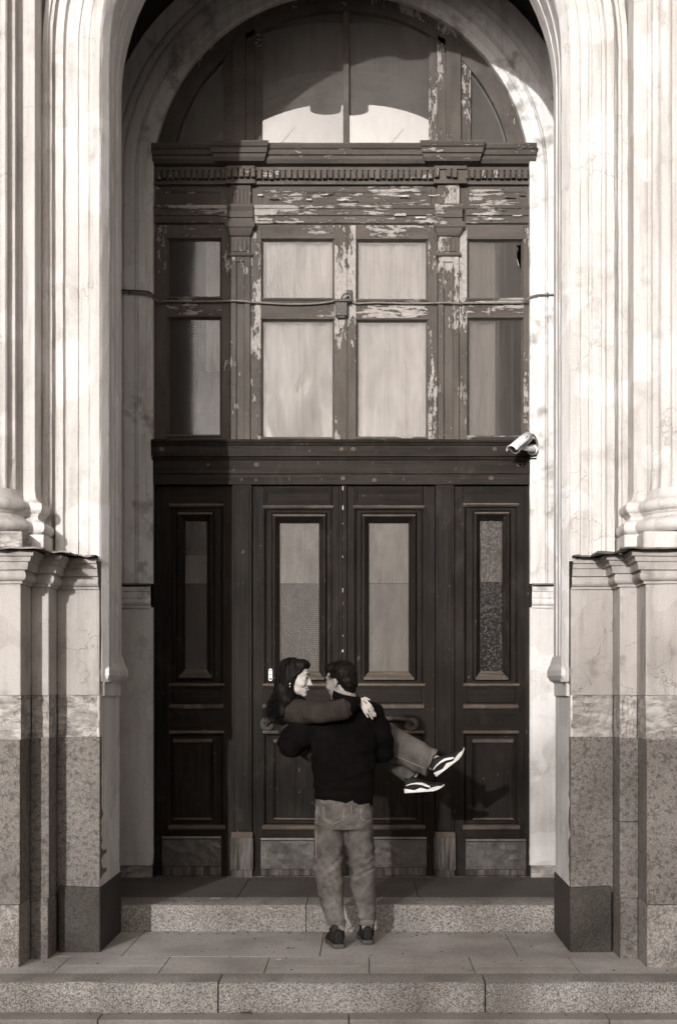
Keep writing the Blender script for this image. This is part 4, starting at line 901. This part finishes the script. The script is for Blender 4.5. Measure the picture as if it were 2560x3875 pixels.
def shade_tree(base, top, rx, n, seed, label):
    rnd = random.Random(seed); o = thing('bare_tree', label, 'tree', group='bare trees across the street'); b0 = Vector(base)
    MB().tube([b0, b0 + Vector((0.05, 0, 1.4)), b0 + Vector((-0.05, 0.05, top*0.6)), b0 + Vector((0, 0, top*0.9))], [0.17, 0.14, 0.08, 0.02], 8).obj('trunk', 'bark', o, 0, 60)
    cr = MB(); zc, rz = 0.5*(top + 1.3), 0.5*(top - 1.3)
    for i in range(26):
        a = rnd.uniform(0, 2*math.pi); z = rnd.uniform(1.2, top*0.75); L = rx*rnd.uniform(0.6, 0.95); e = Vector((math.cos(a)*L, math.sin(a)*L, rnd.uniform(0.5, 1.4)))
        p = b0 + Vector((0, 0, z)); cr.tube([p, p + e*0.5 + Vector((0, 0, 0.1)), p + e], [0.05, 0.03, 0.012], 5, False)
    for i in range(n):
        while True:
            q = Vector((rnd.uniform(-1, 1), rnd.uniform(-1, 1), rnd.uniform(-1, 1)))
            if q.length < 1: break
        p = b0 + Vector((q.x*rx, q.y*rx, zc + q.z*rz)); d = (Vector((q.x, q.y, 0.5 + rnd.uniform(-.5, .8))) + Vector((rnd.uniform(-.8, .8), rnd.uniform(-.8, .8), 0))).normalized()*rnd.uniform(0.4, 0.95)
        if p.z + d.z > b0.z + top: continue
        cr.tube([p, p + d*0.5 + Vector((rnd.uniform(-.05, .05), 0, rnd.uniform(-.05, .05))), p + d], [0.013, 0.010, 0.006], 4, False)
    cr.obj('crown', 'bark', o)
shade_tree((-6.4, -17.5, -0.2), 8.0, 2.3, 1500, 21, 'dense bare tree added on the far footway to dim the sun on the lower doorway')  # unseen tree, its crown shaped to thin the sun on the lower doorway
bare_tree('bare_tree', (3.6, -18.5, -0.2), 15, 8, 'bare tree on the far footway before the tall house')

# ------------------------------------------------------------------ people
def blob(mb, name, m, parent, voxel=0.006, sm=4, wr=None):
    """fuse overlapping solids into one continuous skin"""
    me = bpy.data.meshes.new(name); me.from_pydata(mb.v, [], mb.f); me.update(); fix_normals(me)
    t = bpy.data.objects.new('t', me); C.objects.link(t)
    md = t.modifiers.new('r', 'REMESH'); md.mode = 'VOXEL'; md.voxel_size = voxel; md.adaptivity = 0
    bpy.context.view_layer.update()
    ev = t.evaluated_get(bpy.context.evaluated_depsgraph_get()); nm = bpy.data.meshes.new_from_object(ev)
    bpy.data.objects.remove(t); bpy.data.meshes.remove(me)
    bm = bmesh.new(); bm.from_mesh(nm)
    for _ in range(sm): bmesh.ops.smooth_vert(bm, verts=bm.verts, factor=0.5, use_axis_x=True, use_axis_y=True, use_axis_z=True)
    if wr:
        bm.normal_update(); mv = [(v, v.normal.copy()*wr(v.co)) for v in bm.verts]
        for v, d in mv: v.co += d
    bm.to_mesh(nm); bm.free(); nm.name = name; nm.materials.clear()
    o = bpy.data.objects.new(name, nm); C.objects.link(o); nm.materials.append(M[m]); o.parent = parent
    for p in nm.polygons: p.use_smooth = True
    return o
def frame(fwd, up):
    f = Vector(fwd).normalized(); r = f.cross(Vector(up)).normalized(); u = r.cross(f).normalized()
    return Matrix((r, f, u)).transposed()
def head(mb, c, T, female=False):
    P = lambda x, y, z: Vector(c) + T @ Vector((x, y, z))
    E = lambda x, y, z, rad: mb.ell(P(x, y, z), rad, T)
    E(0, -0.018, 0.034, (0.074, 0.092, 0.084)); E(0, 0.028, -0.012, (0.060, 0.064, 0.082)); E(0, 0.018, 0.035, (0.066, 0.070, 0.068))
    E(0, 0.030, -0.066, (0.050 if female else 0.055, 0.052, 0.040)); E(0, 0.074, -0.099, (0.020, 0.017, 0.016))
    E(0, 0.055, -0.085, (0.034, 0.030, 0.022)); E(0, 0.084, 0.030, (0.045, 0.012, 0.014))
    mb.limb(P(0, 0.088, 0.016), P(0, 0.108, -0.026), 0.008, 0.010, 10); E(0, 0.112, -0.030, (0.012, 0.012, 0.009))
    E(0.010, 0.102, -0.034, (0.009, 0.010, 0.007)); E(-0.010, 0.102, -0.034, (0.009, 0.010, 0.007))
    E(0, 0.090, -0.058, (0.024, 0.012, 0.009)); E(0, 0.086, -0.074, (0.020, 0.012, 0.008)); E(0, 0.075, -0.06, (0.03, 0.02, 0.03))
    for s in (-1, 1):
        E(s*0.036, 0.064, -0.030, (0.024, 0.022, 0.024)); E(s*0.032, 0.078, 0.004, (0.015, 0.010, 0.009))
        E(s*0.075, -0.012, -0.008, (0.009, 0.019, 0.031)); E(s*0.080, -0.018, -0.004, (0.008, 0.012, 0.026))
    mb.limb(P(0, -0.018, -0.05), P(0, -0.045, -0.17), 0.052 if female else 0.060, 0.056 if female else 0.066)
def fingers(mb, specs, r=0.0085):
    for pts in specs:
        rs = [r*(1 - 0.10*i) for i in range(len(pts))]; mb.chain(pts, rs)
def shoe(parent, heel, toe, up, wid, upper_m, sole_m, sole_h, top_h, wavy=0.0, stripe=None, sole_name='sole'):
    heel, toe = Vector(heel), Vector(toe); L = (toe - heel).length; f = (toe - heel).normalized()
    u = (Vector(up) - f*Vector(up).dot(f)).normalized(); r = f.cross(u)
    prof = [(0.0, 0.55), (0.03, 0.72), (0.10, 0.84), (0.25, 0.84), (0.42, 0.80), (0.58, 0.90), (0.72, 1.0), (0.84, 0.94), (0.93, 0.72), (0.985, 0.40), (1.0, 0.12)]
    rise = lambda t: (0.030*max(0, (t - 0.72)/0.28)**1.6)
    so = MB(); rows = []
    for t, k in prof:
        c = heel + f*L*t + u*rise(t); h = sole_h*(1 + wavy*0.35*math.sin(t*17 + 1)) * (0.75 if t > 0.9 else 1); w_ = wid*k
        e = wavy*0.004*math.sin(t*22)
        rows.append([c - r*w_*0.94, c + r*w_*0.94, c + r*(w_ + e) + u*h*0.5, c + r*w_*0.97 + u*h, c - r*w_*0.97 + u*h, c - r*(w_ + e) + u*h*0.5])
    so.grid(rows, closed_u=True); n = len(so.v); so.f.append((0, 1, 2, 3, 4, 5)); so.f.append((n-1, n-2, n-3, n-4, n-5, n-6))
    so.obj(sole_name, sole_m, parent, 0.003, 50)
    up_ = MB(); hgt = [(0.02, 0.95), (0.10, 1.0), (0.28, 0.98), (0.42, 0.78), (0.58, 0.58), (0.74, 0.45), (0.88, 0.33), (0.97, 0.16)]
    secs = []
    for t, k in hgt:
        w_ = wid*0.92*[p for q, p in prof if q <= t + 0.06][-1]; c = heel + f*L*t + u*(rise(t) + sole_h*0.6)
        h = top_h*k; secs.append((c + u*h*0.5, r*w_*(0.95 if k < 0.7 else 0.82), u*h*0.55))
    up_.loft(secs, 20, 2.5)
    blob(up_, 'shoe_upper', upper_m, parent, 0.006, 4)
    if stripe:
        sd = -1 if r.y > 0 else 1                       # side that faces the street
        for band in stripe:
            st_ = MB(); rows = []
            for (t, z, hw) in band:
                w_ = wid*0.95*[p for q, p in prof if q <= t + 0.06][-1] + 0.004; c = heel + f*L*t + r*sd*w_ + u*(rise(t) + z)
                rows.append([c - u*hw + r*sd*0.004, c + u*hw + r*sd*0.001, c + u*hw - r*sd*0.012, c - u*hw - r*sd*0.012])
            st_.grid(rows, closed_u=True); st_.obj('side_stripe', sole_m, parent, 0, 60)
    return f, u, r

# ---- standing person (back to the street)
man = thing('person', 'standing person in black fleece and jeans seen from behind, carrying another', 'person')
hc = W(1288, 2577, 8.76); T = frame((-0.80, 0.60, -0.10), (-0.10, 0, 1))
sR, sL = W(1400, 2706, 8.74), W(1208, 2708, 8.74); eR, eL = W(1446, 2838, 8.82), W(1102, 2812, 8.88); hR, hL = W(1400, 2852, 9.06), W(1150, 2790, 9.17)
nb = W(1306, 2668, 8.70)
bd = MB(); head(bd, hc, T)
bd.limb(hc + T @ Vector((0, -0.03, -0.08)), nb, 0.058, 0.066)
bd.chain([nb, W(1305, 2780, 8.73), W(1303, 2920, 8.72), W(1300, 3040, 8.70)], [0.07, 0.115, 0.105, 0.11])
bd.limb(sL, sR, 0.06, 0.06); bd.chain([sR, eR, hR], [0.055, 0.045, 0.032]); bd.chain([sL, eL, hL], [0.055, 0.045, 0.032])
kL, kR, aL, aR = W(1245, 3285, 8.64), W(1368, 3285, 8.73), W(1277, 3520, 8.63), W(1388, 3500, 8.745)
bd.chain([W(1252, 3060, 8.70), kL, aL, aL + Vector((0, 0, -0.05))], [0.085, 0.055, 0.038, 0.036]); bd.chain([W(1352, 3060, 8.71), kR, aR, aR + Vector((0, 0, -0.05))], [0.085, 0.055, 0.038, 0.036])
for hh, sx in ((hR, -1), (hL, 1)):                       # hands closing under the carried person
    bd.ell(hh + Vector((sx*0.02, 0.02, -0.01)), (0.045, 0.03, 0.02))
    for k in range(4):
        b0 = hh + Vector((sx*(0.03 + 0.008*k), 0.03 - 0.018*k, -0.005)); fingers(bd, [[b0, b0 + Vector((sx*0.035, 0.008, 0.004)), b0 + Vector((sx*0.055, 0.004, 0.024 - 0.002*k))]])
    fingers(bd, [[hh + Vector((0, 0.03, 0.0)), hh + Vector((sx*0.02, 0.05, 0.02)), hh + Vector((sx*0.045, 0.05, 0.035))]], 0.0095)
blob(bd, 'body', 'skin_man', man, 0.0055, 3)
# jacket
def fold(v):
    return 0.010*noise.noise(Vector((v.x*7, v.y*7, v.z*11))) + 0.006*noise.noise(Vector((v.x*16 + 3, v.y*16, v.z*24))) + 0.003*math.sin(v.z*70 + 6*noise.noise(v*6))
jk = MB(); px = 8.72/F
def sec(x, y, hw, ry, D=8.72, tilt=0.0): return (W(x, y, D), Vector((hw*px, 0, -tilt)), Vector((0, ry, 0)))
jk.loft([sec(1301, 3036, 108, 0.135, 8.71, 0.022), sec(1300, 3000, 112, 0.143, 8.71, 0.018), sec(1299, 2920, 118, 0.142, 8.715), sec(1299, 2850, 122, 0.138, 8.72), sec(1301, 2780, 126, 0.135, 8.73), sec(1304, 2720, 120, 0.125, 8.735), sec(1308, 2680, 88, 0.105, 8.725), sec(1310, 2655, 60, 0.085, 8.715), sec(1310, 2640, 46, 0.074, 8.71)], 28, 2.3)
jk.chain([sR, sR.lerp(eR, 0.5) + Vector((0.012, -0.008, 0)), eR, eR.lerp(hR, 0.8)], [0.092, 0.086, 0.080, 0.062]); jk.chain([sL, sL.lerp(eL, 0.5), eL, eL.lerp(hL, 0.85)], [0.095, 0.098, 0.096, 0.075])
blob(jk, 'jacket', 'fleece_black', man, 0.008, 4, fold)
cl = MB(); rows = []
for k, (h, rr) in enumerate(((0.0, 0.088), (0.02, 0.084), (0.045, 0.080), (0.048, 0.072), (0.02, 0.070))):
    rows.append([W(1308, 2652, 8.715) + Vector((rr*1.02*math.cos(a), rr*0.95*math.sin(a), h - 0.018*math.cos(a) + 0.01*math.sin(a))) for a in [2*math.pi*j/32 for j in range(32)]])
cl.grid(rows, closed_u=True); cl.obj('collar', 'fleece_black', man, 0, 60)
# jeans
def crease(v):
    b_ = 0.006*noise.noise(Vector((v.x*9, v.y*9, v.z*14))); z = v.z
    k = math.exp(-((z - 0.52)/0.10)**2) + 0.5*math.exp(-((z - 0.12)/0.08)**2) + 0.35*math.exp(-((z - 0.80)/0.08)**2)
    f_ = 1 - 2*abs(noise.noise(Vector((v.x*7 + 2, v.y*7, v.z*15 - abs(v.x - 0.05)*9)))*1.0)
    return b_ + 0.009*(0.35 + k)*(f_**3 - 0.4) + 0.004*k*math.sin(z*75 + abs(v.x - 0.05)*55 + 6*noise.noise(v*6))
jn = MB()
jn.loft([sec(1300, 2985, 102, 0.118, 8.70), sec(1300, 3040, 107, 0.125, 8.70), sec(1300, 3090, 110, 0.128, 8.695), sec(1301, 3135, 108, 0.115, 8.695)], 28, 2.4)
def leg(pts):
    jn.loft([(W(x, y, D), Vector((hw*px, 0, 0)), Vector((0, hw*px*1.02, 0))) for x, y, D, hw in pts], 22, 2.15)
leg([(1247, 3085, 8.695, 56), (1245, 3150, 8.69, 57), (1243, 3220, 8.67, 55), (1242, 3285, 8.65, 54), (1247, 3345, 8.65, 51), (1253, 3410, 8.65, 45), (1265, 3470, 8.64, 36), (1275, 3512, 8.635, 29), (1276, 3524, 8.635, 28)])
leg([(1355, 3085, 8.705, 56), (1358, 3150, 8.705, 55), (1362, 3220, 8.71, 54), (1367, 3285, 8.73, 51), (1373, 3345, 8.74, 49), (1381, 3410, 8.745, 42), (1387, 3460, 8.745, 34), (1389, 3490, 8.745, 29), (1389, 3502, 8.745, 28)])
jo = blob(jn, 'jeans', 'denim', man, 0.0065, 3, crease)
from mathutils.bvhtree import BVHTree
def on_surface(o, pts2, D0=7.5, lift=0.002):
    """lay image points on the street-facing surface of a mesh"""
    bv = BVHTree.FromPolygons([v.co for v in o.data.vertices], [p.vertices for p in o.data.polygons]); out = []
    e = Vector((CX, 0, CZ))
    for x, y in pts2:
        d = (W(x, y, 10) - e).normalized(); h = bv.ray_cast(e, d)
        if h[0] is not None: out.append(h[0] - d*lift)
    return out
def dens(pts, k=8): return [(a[0] + (b[0]-a[0])*t/k, a[1] + (b[1]-a[1])*t/k) for a, b in zip(pts, pts[1:]) for t in range(k)] + [pts[-1]]
def seam(o, parent, pts, name='stitching', m='denim_seam', r=0.0016):
    q = on_surface(o, dens(pts));
    if len(q) > 2: MB().tube(q, r, 4).obj(name, m, parent)
seam(jo, jo, [(1220, 3050), (1222, 3100), (1258, 3120), (1298, 3100), (1300, 3052)]); seam(jo, jo, [(1226, 3050), (1227, 3096), (1258, 3112)])
seam(jo, jo, [(1364, 3060), (1366, 3098), (1390, 3110), (1404, 3100)]); seam(jo, jo, [(1326, 3048), (1330, 3075), (1324, 3100)]); seam(jo, jo, [(1198, 3052), (1196, 3160), (1194, 3260)])
for x0, x1, y in ((1248, 1303, 3514), (1361, 1417, 3492)):
    for k in range(9):
        xx = x0 + (x1 - x0)*k/8; seam(jo, jo, [(xx, y - 4), (xx + 1, y + 7)], 'hem_thread', 'denim_seam', 0.0022)
    seam(jo, jo, [(x0, y - 6), (x1, y - 7)])
for hx, hy, D, dr_ in ((1284, 3590, 8.545, (-0.24, 0.97)), (1392, 3573, 8.685, (-0.12, 0.99))):
    h = Vector((CX + (hx - VX)*D/F, D, 0.001)); d = Vector((dr_[0], dr_[1], 0)).normalized()
    f, u, r = shoe(man, h, h + d*0.285, (0, 0, 1), 0.050, 'shoe_dark', 'sole_brown', 0.024, 0.095)
    bt = MB(); bt.limb(h + d*0.075 + Vector((0, 0, 0.06)), h + d*0.085 + Vector((0, 0, 0.135)), 0.050, 0.047); blob(bt, 'shoe_collar', 'shoe_dark', man, 0.006, 3)
    MB().tube(smooth_path([h + d*0.16 + u*0.12 - r*0.03, h + d*0.12 + u*0.14 - r*0.05, h + d*0.10 + u*0.11 - r*0.056]), 0.003, 6).obj('shoelace', 'cable_grey', man)
# short hair
hr = MB(); P = lambda x, y, z: hc + T @ Vector((x, y, z))
hr.ell(P(0, -0.030, 0.042), (0.083, 0.092, 0.088), T); hr.ell(P(0, 0.030, 0.085), (0.068, 0.062, 0.044), T); hr.ell(P(0, -0.065, -0.01), (0.066, 0.056, 0.068), T); hr.ell(P(0, -0.062, -0.055), (0.050, 0.040, 0.045), T)
hr.ell(P(0, 0.072, 0.085), (0.050, 0.034, 0.028), T)
blob(hr, 'hair', 'hair_short', man, 0.005, 2, lambda v: 0.004*noise.noise(v*40) + 0.003*noise.noise(v*120))
st_ = MB(); rnd = random.Random(4)
for i in range(700):
    th = rnd.uniform(0, 2*math.pi); ph = rnd.uniform(-0.2, 1.45); q = Vector((0.080*math.cos(ph)*math.cos(th), -0.028 + 0.090*math.cos(ph)*math.sin(th), 0.040 + 0.088*math.sin(ph)))
    if q.y > 0.03 and q.z < 0.07: continue
    nrm = Vector((q.x, q.y + 0.028, q.z - 0.04)).normalized(); d = (nrm*0.25 + Vector((rnd.uniform(-.3, .3), 0.4, rnd.uniform(-.9, -.1)))).normalized()
    a0 = P(*q); st_.tube([a0 - T @ (nrm*0.004), a0 + T @ (d*0.012), a0 + T @ (d*0.020 + nrm*0.002)], [0.0022, 0.0016, 0.0006], 4, False)
st_.obj('hair_tufts', 'hair_short', man, kind='stuff')
for sgn in (-1,):
    MB().chain([P(-0.058, 0.078, 0.026), P(-0.040, 0.092, 0.032), P(-0.02, 0.096, 0.030)], [0.004, 0.005, 0.004]).obj('eyebrow', 'dark_lash', man)

# ---- carried person
wom = thing('person', 'laughing person with long dark hair and white-soled sneakers, carried in arms', 'person')
wc = W(1114, 2566, 8.87); T2 = frame((0.985, -0.16, -0.10), (0.06, 0, 1)); Q = lambda x, y, z: wc + T2 @ Vector((x, y, z))
bw_ = MB(); head(bw_, wc, T2, True)
nk = W(1092, 2660, 8.93); ch = W(1112, 2725, 9.02); pe = W(1245, 2838, 9.08)
rs_, re_, rw_ = W(1100, 2692, 8.87), W(1205, 2696, 8.555), W(1322, 2668, 8.530)
ls_, le_, lw_ = W(1140, 2690, 9.12), W(1265, 2700, 8.95), W(1352, 2668, 8.76)
kn, kf = W(1437, 2782, 9.03), W(1428, 2806, 9.15); an, af = W(1640, 2893, 8.95), W(1572, 2950, 9.10)
bw_.limb(Q(0, -0.02, -0.09), nk, 0.048, 0.055); bw_.chain([nk, ch, W(1175, 2800, 9.06), pe], [0.06, 0.095, 0.09, 0.105])
bw_.limb(rs_, ls_, 0.05, 0.05); bw_.chain([rs_, re_, rw_], [0.045, 0.038, 0.027]); bw_.chain([ls_, le_, lw_], [0.045, 0.038, 0.027])
bw_.chain([pe + Vector((0.02, -0.06, 0)), kn, an], [0.085, 0.058, 0.04]); bw_.chain([pe + Vector((0.02, 0.06, -0.01)), kf, af], [0.085, 0.058, 0.04])
# clasped hands over the shoulder
hd_ = 8.612
A = lambda x, y, d=0.0: W(x, y, hd_ + d)
bw_.chain([rw_, A(1346, 2650, -0.02), A(1364, 2654)], [0.025, 0.022, 0.020]); bw_.loft([(A(1352, 2649), Vector((0.004, 0, 0.018)), Vector((0, 0.012, 0))), (A(1368, 2655), Vector((0.010, 0, 0.024)), Vector((0, 0.014, 0))), (A(1386, 2668), Vector((0.016, 0, 0.022)), Vector((0, 0.012, 0)))], 14)
fingers(bw_, [[A(1386, 2654, -0.006), A(1402, 2668, -0.022), A(1412, 2686, -0.010)], [A(1384, 2663, -0.008), A(1400, 2686, -0.024), A(1420, 2710, -0.012)], [A(1378, 2671, -0.008), A(1391, 2694, -0.022), A(1408, 2720, -0.012)], [A(1370, 2677, -0.008), A(1379, 2696, -0.018), A(1391, 2714, -0.010)], [A(1364, 2646), A(1382, 2640, -0.012), A(1397, 2648, -0.014)]], 0.0074)
bw_.chain([lw_, A(1372, 2668, 0.04), A(1390, 2682, 0.03)], [0.022, 0.02, 0.02])
fingers(bw_, [[A(1392, 2680, 0.02), A(1409, 2688, 0.0), A(1420, 2704, 0.004)], [A(1390, 2688, 0.02), A(1404, 2698, 0.0), A(1412, 2712, 0.006)]], 0.008)
blob(bw_, 'body', 'skin', wom, 0.0042, 1)
MB().tube([A(1375, 2651, -0.024), A(1381, 2656, -0.024), A(1386, 2662, -0.022)], 0.004, 6).obj('finger_ring', 'ring_metal', wom)
# face details
MB().chain([Q(0.046, 0.082, 0.008), Q(0.036, 0.091, 0.013), Q(0.024, 0.094, 0.009)], [0.0022, 0.0034, 0.0026]).obj('eyelashes', 'dark_lash', wom)
MB().chain([Q(0.052, 0.078, 0.030), Q(0.040, 0.091, 0.037), Q(0.022, 0.098, 0.033)], [0.002, 0.0036, 0.003]).obj('eyebrow', 'dark_lash', wom)
mo = MB(); mo.chain([Q(0.031, 0.080, -0.052), Q(0.020, 0.096, -0.058), Q(0.0, 0.103, -0.058)], [0.002, 0.0042, 0.0048]); mo.chain([Q(0.031, 0.080, -0.053), Q(0.020, 0.092, -0.071), Q(0.0, 0.098, -0.074)], [0.002, 0.0045, 0.0055]); blob(mo, 'lips', 'lip', wom, 0.002, 1)
MB().loft([(Q(0.027, 0.084, -0.058), T2 @ Vector((0.002, 0.002, 0)), T2 @ Vector((0, 0, 0.003))), (Q(0.016, 0.096, -0.064), T2 @ Vector((0.002, 0.003, 0)), T2 @ Vector((0, 0, 0.006))), (Q(0.0, 0.100, -0.066), T2 @ Vector((0.002, 0.003, 0)), T2 @ Vector((0, 0, 0.006)))], 10).obj('teeth', 'teeth', wom)
MB().ell(Q(0.084, -0.008, -0.040), (0.006, 0.006, 0.010), T2).obj('earring', 'silver', wom); MB().ell(Q(0.085, -0.006, -0.058), (0.005, 0.005, 0.007), T2).obj('earring', 'silver', wom)
# jacket
wj = MB()
wj.loft([(nk + Vector((0, 0, 0.0)), Vector((0.062, 0, 0.01)), Vector((0, 0.07, 0))), (W(1098, 2685, 8.97), Vector((0.105, 0, 0.04)), Vector((0, 0.14, 0))), (W(1118, 2735, 9.02), Vector((0.112, 0, 0.07)), Vector((0, 0.135, 0))), (W(1170, 2800, 9.06), Vector((0.10, 0, 0.08)), Vector((0, 0.125, 0))), (W(1225, 2840, 9.08), Vector((0.085, 0, 0.08)), Vector((0, 0.13, 0))), (W(1290, 2850, 9.08), Vector((0.08, 0, 0.10)), Vector((0, 0.13, 0)))], 26, 2.2)
wj.chain([rs_, rs_.lerp(re_, 0.5), re_, W(1262, 2692, 8.522), W(1300, 2684, 8.522)], [0.080, 0.078, 0.072, 0.066, 0.060])
wj.chain([ls_, le_, ls_.lerp(lw_, 0.9)], [0.075, 0.066, 0.05])
blob(wj, 'jacket', 'jacket_brown', wom, 0.007, 3, lambda v: 0.6*fold(v))
cu = MB(); c0, c1 = W(1284, 2688, 8.518), W(1311, 2681, 8.520); dv = (c1 - c0).normalized(); n1 = dv.cross(Vector((0, 1, 0))).normalized(); n2 = dv.cross(n1)
cu.loft([(c0, n1*0.066, n2*0.063), (c0 + dv*0.003, n1*0.068, n2*0.065), (c1, n1*0.066, n2*0.063)], 24, 2.1); cu.obj('cuff', 'jacket_brown', wom, 0.004, 50)
us = MB(); us.chain([c1, A(1335, 2664, -0.05), A(1350, 2652, -0.012)], [0.045, 0.040, 0.030]); blob(us, 'inner_sleeve', 'fleece_black', wom, 0.006, 3)
sf = MB(); sf.ell(W(1105, 2648, 8.90), (0.085, 0.08, 0.045)); sf.ell(W(1125, 2655, 8.86), (0.06, 0.05, 0.035)); blob(sf, 'scarf', 'fleece_black', wom, 0.006, 3, lambda v: 0.006*noise.noise(v*30))
# jeans
wjn = MB()
def lofted(pts, mb):
    q = [Vector(p[0]) for p in pts]
    secs = []
    for i, (c, a_, b_) in enumerate(pts):
        t = (q[min(i+1, len(q)-1)] - q[max(i-1, 0)]).normalized(); s1 = t.cross(Vector((0, 1, 0))).normalized(); s2 = t.cross(s1); secs.append((c, s1*a_, s2*b_))
    mb.loft(secs, 22, 2.1)
wjn.limb(pe + Vector((0.06, -0.05, 0)), pe + Vector((0.06, 0.05, 0)), 0.10, 0.10)
lofted([(pe + Vector((0.06, -0.06, 0)), .09, .09), (W(1340, 2815, 9.03), .105, .1), (W(1420, 2785, 9.02), .10, .095), (W(1455, 2794, 9.01), .110, .10), (W(1495, 2822, 9.0), .112, .092), (W(1560, 2854, 8.98), .102, .082), (W(1622, 2882, 8.955), .094, .076), (W(1634, 2888, 8.95), .094, .076)], wjn)
lofted([(pe + Vector((0.06, 0.06, -0.01)), .09, .09), (W(1350, 2830, 9.14), .10, .095), (W(1420, 2815, 9.15), .095, .09), (W(1460, 2830, 9.14), .095, .085), (W(1520, 2890, 9.12), .085, .075), (W(1566, 2934, 9.10), .08, .07)], wjn)
wo = blob(wjn, 'jeans', 'denim_her', wom, 0.0065, 3, lambda v: 0.007*noise.noise(Vector((v.x*8, v.y*8, v.z*8))) + 0.004*math.sin(v.x*60 + v.z*40 + 5*noise.noise(v*5)))
seam(wo, wo, [(1490, 2858), (1540, 2880), (1600, 2905)]); seam(wo, wo, [(1640, 2836), (1632, 2868), (1610, 2930)]); seam(wo, wo, [(1648, 2842), (1641, 2872), (1620, 2932)])
sk = MB().limb(W(1650, 2885, 8.945), W(1668, 2893, 8.94), 0.046, 0.042); blob(sk, 'sock', 'sock_white', wom, 0.006, 3)
MB().limb(W(1578, 2952, 9.10), W(1590, 2966, 9.09), 0.044, 0.042).obj('sock', 'fleece_black', wom, 0, 60)
wave = [[(0.06, 0.050, 0.002), (0.18, 0.058, 0.0035), (0.32, 0.060, 0.005), (0.46, 0.054, 0.0075), (0.56, 0.042, 0.008), (0.66, 0.030, 0.004)]]
shoe(wom, W(1650, 2938, 8.93), W(1768, 2846, 8.90), (-0.62, 0, 0.78), 0.045, 'shoe_dark', 'sole_white', 0.022, 0.088, 1.0, wave)
shoe(wom, W(1530, 3001, 9.07), W(1682, 2990, 9.04), (0.03, 0, 1), 0.045, 'shoe_dark', 'sole_white', 0.022, 0.088, 1.0, wave)
# long hair
lh = MB()
lh.ell(Q(0, -0.024, 0.042), (0.086, 0.090, 0.092), T2); lh.ell(Q(0, 0.038, 0.090), (0.066, 0.058, 0.036), T2); lh.ell(Q(0.070, -0.030, -0.01), (0.022, 0.050, 0.07), T2)
lh.chain([Q(0.02, -0.055, -0.02), W(1082, 2640, 8.86), W(1066, 2710, 8.88)], [0.070, 0.072, 0.055]); lh.chain([Q(0.05, -0.06, -0.06), W(1082, 2650, 8.80), W(1070, 2700, 8.80)], [0.05, 0.05, 0.03])
lh.chain([Q(0.045, 0.055, 0.088), Q(0.066, 0.040, 0.045), Q(0.074, 0.015, 0.02)], [0.02, 0.016, 0.014])
blob(lh, 'hair', 'hair_dark', wom, 0.006, 3, lambda v: 0.004*noise.noise(Vector((v.x*50, v.y*50, v.z*9))) + 0.006*noise.noise(v*14))
sl_ = MB(); rnd = random.Random(11)
for i in range(620):
    a = rnd.uniform(-1, 1); b_ = rnd.uniform(0, 1)
    ang_ = rnd.uniform(0.15, 3.0); p0 = Q(0.088*rnd.uniform(0.1, 1.0), -0.02 - 0.088*math.sin(ang_)*rnd.uniform(0.5, 1), 0.05 + 0.08*math.cos(ang_)); x1 = 1076 + 40*a*0.8; end = W(1052 + 50*a + rnd.uniform(-12, 12), 2680 + 62*b_, 8.80 + 0.07*rnd.random())
    ctl = W(x1 - 6, 2630 + rnd.uniform(-15, 15), 8.775 + 0.06*rnd.random()); pts = []; ph = rnd.uniform(0, 6)
    for k in range(9):
        t = k/8; q = p0*(1-t)**2 + ctl*2*t*(1-t) + end*t*t; pts.append(q + Vector((0.015*t*math.sin(ph + 10*t), 0.008*t*math.cos(ph + 9*t) - 0.012*math.sin(math.pi*t), 0)))
    sl_.tube(pts, [0.0022*(1 - 0.7*k/8) for k in range(9)], 4, False)
sl_.obj('hair_locks', 'hair_dark', wom, 0, 180, kind='stuff')

# ------------------------------------------------------------------ grit gathered in the corners of the steps
gm = MB(); rnd = random.Random(5)
for i in range(520):
    k = rnd.random()
    if k < 0.35: x, y, z = rnd.uniform(-1.75, 1.75), 10.50 - abs(rnd.gauss(0, 0.12)), 0.172
    elif k < 0.7: x, y, z = rnd.uniform(-1.42, 1.42), 9.172 - abs(rnd.gauss(0, 0.06)), -0.003
    elif k < 0.85: x, y, z = rnd.uniform(-2.0, 2.2), rnd.uniform(7.85, 9.1), -0.003
    else: x, y, z = rnd.uniform(-2.2, 2.4), 7.543 - abs(rnd.gauss(0, 0.03)), -0.163
    if abs(x) > 1.43 and 8.2 < y < 9.2: continue
    r = rnd.uniform(0.0015, 0.006)
    gm.add([(x - r*1.4, y, z), (x, y - r, z), (x + r*1.5, y, z), (x, y + r, z), (x, y, z + r)], [(0, 1, 4), (1, 2, 4), (2, 3, 4), (3, 0, 4)])
go = gm.obj('grit', 'leaf_dry', None, kind='stuff'); go['label'] = 'fine dark grit gathered along the steps and doorway'; go['category'] = 'grit'
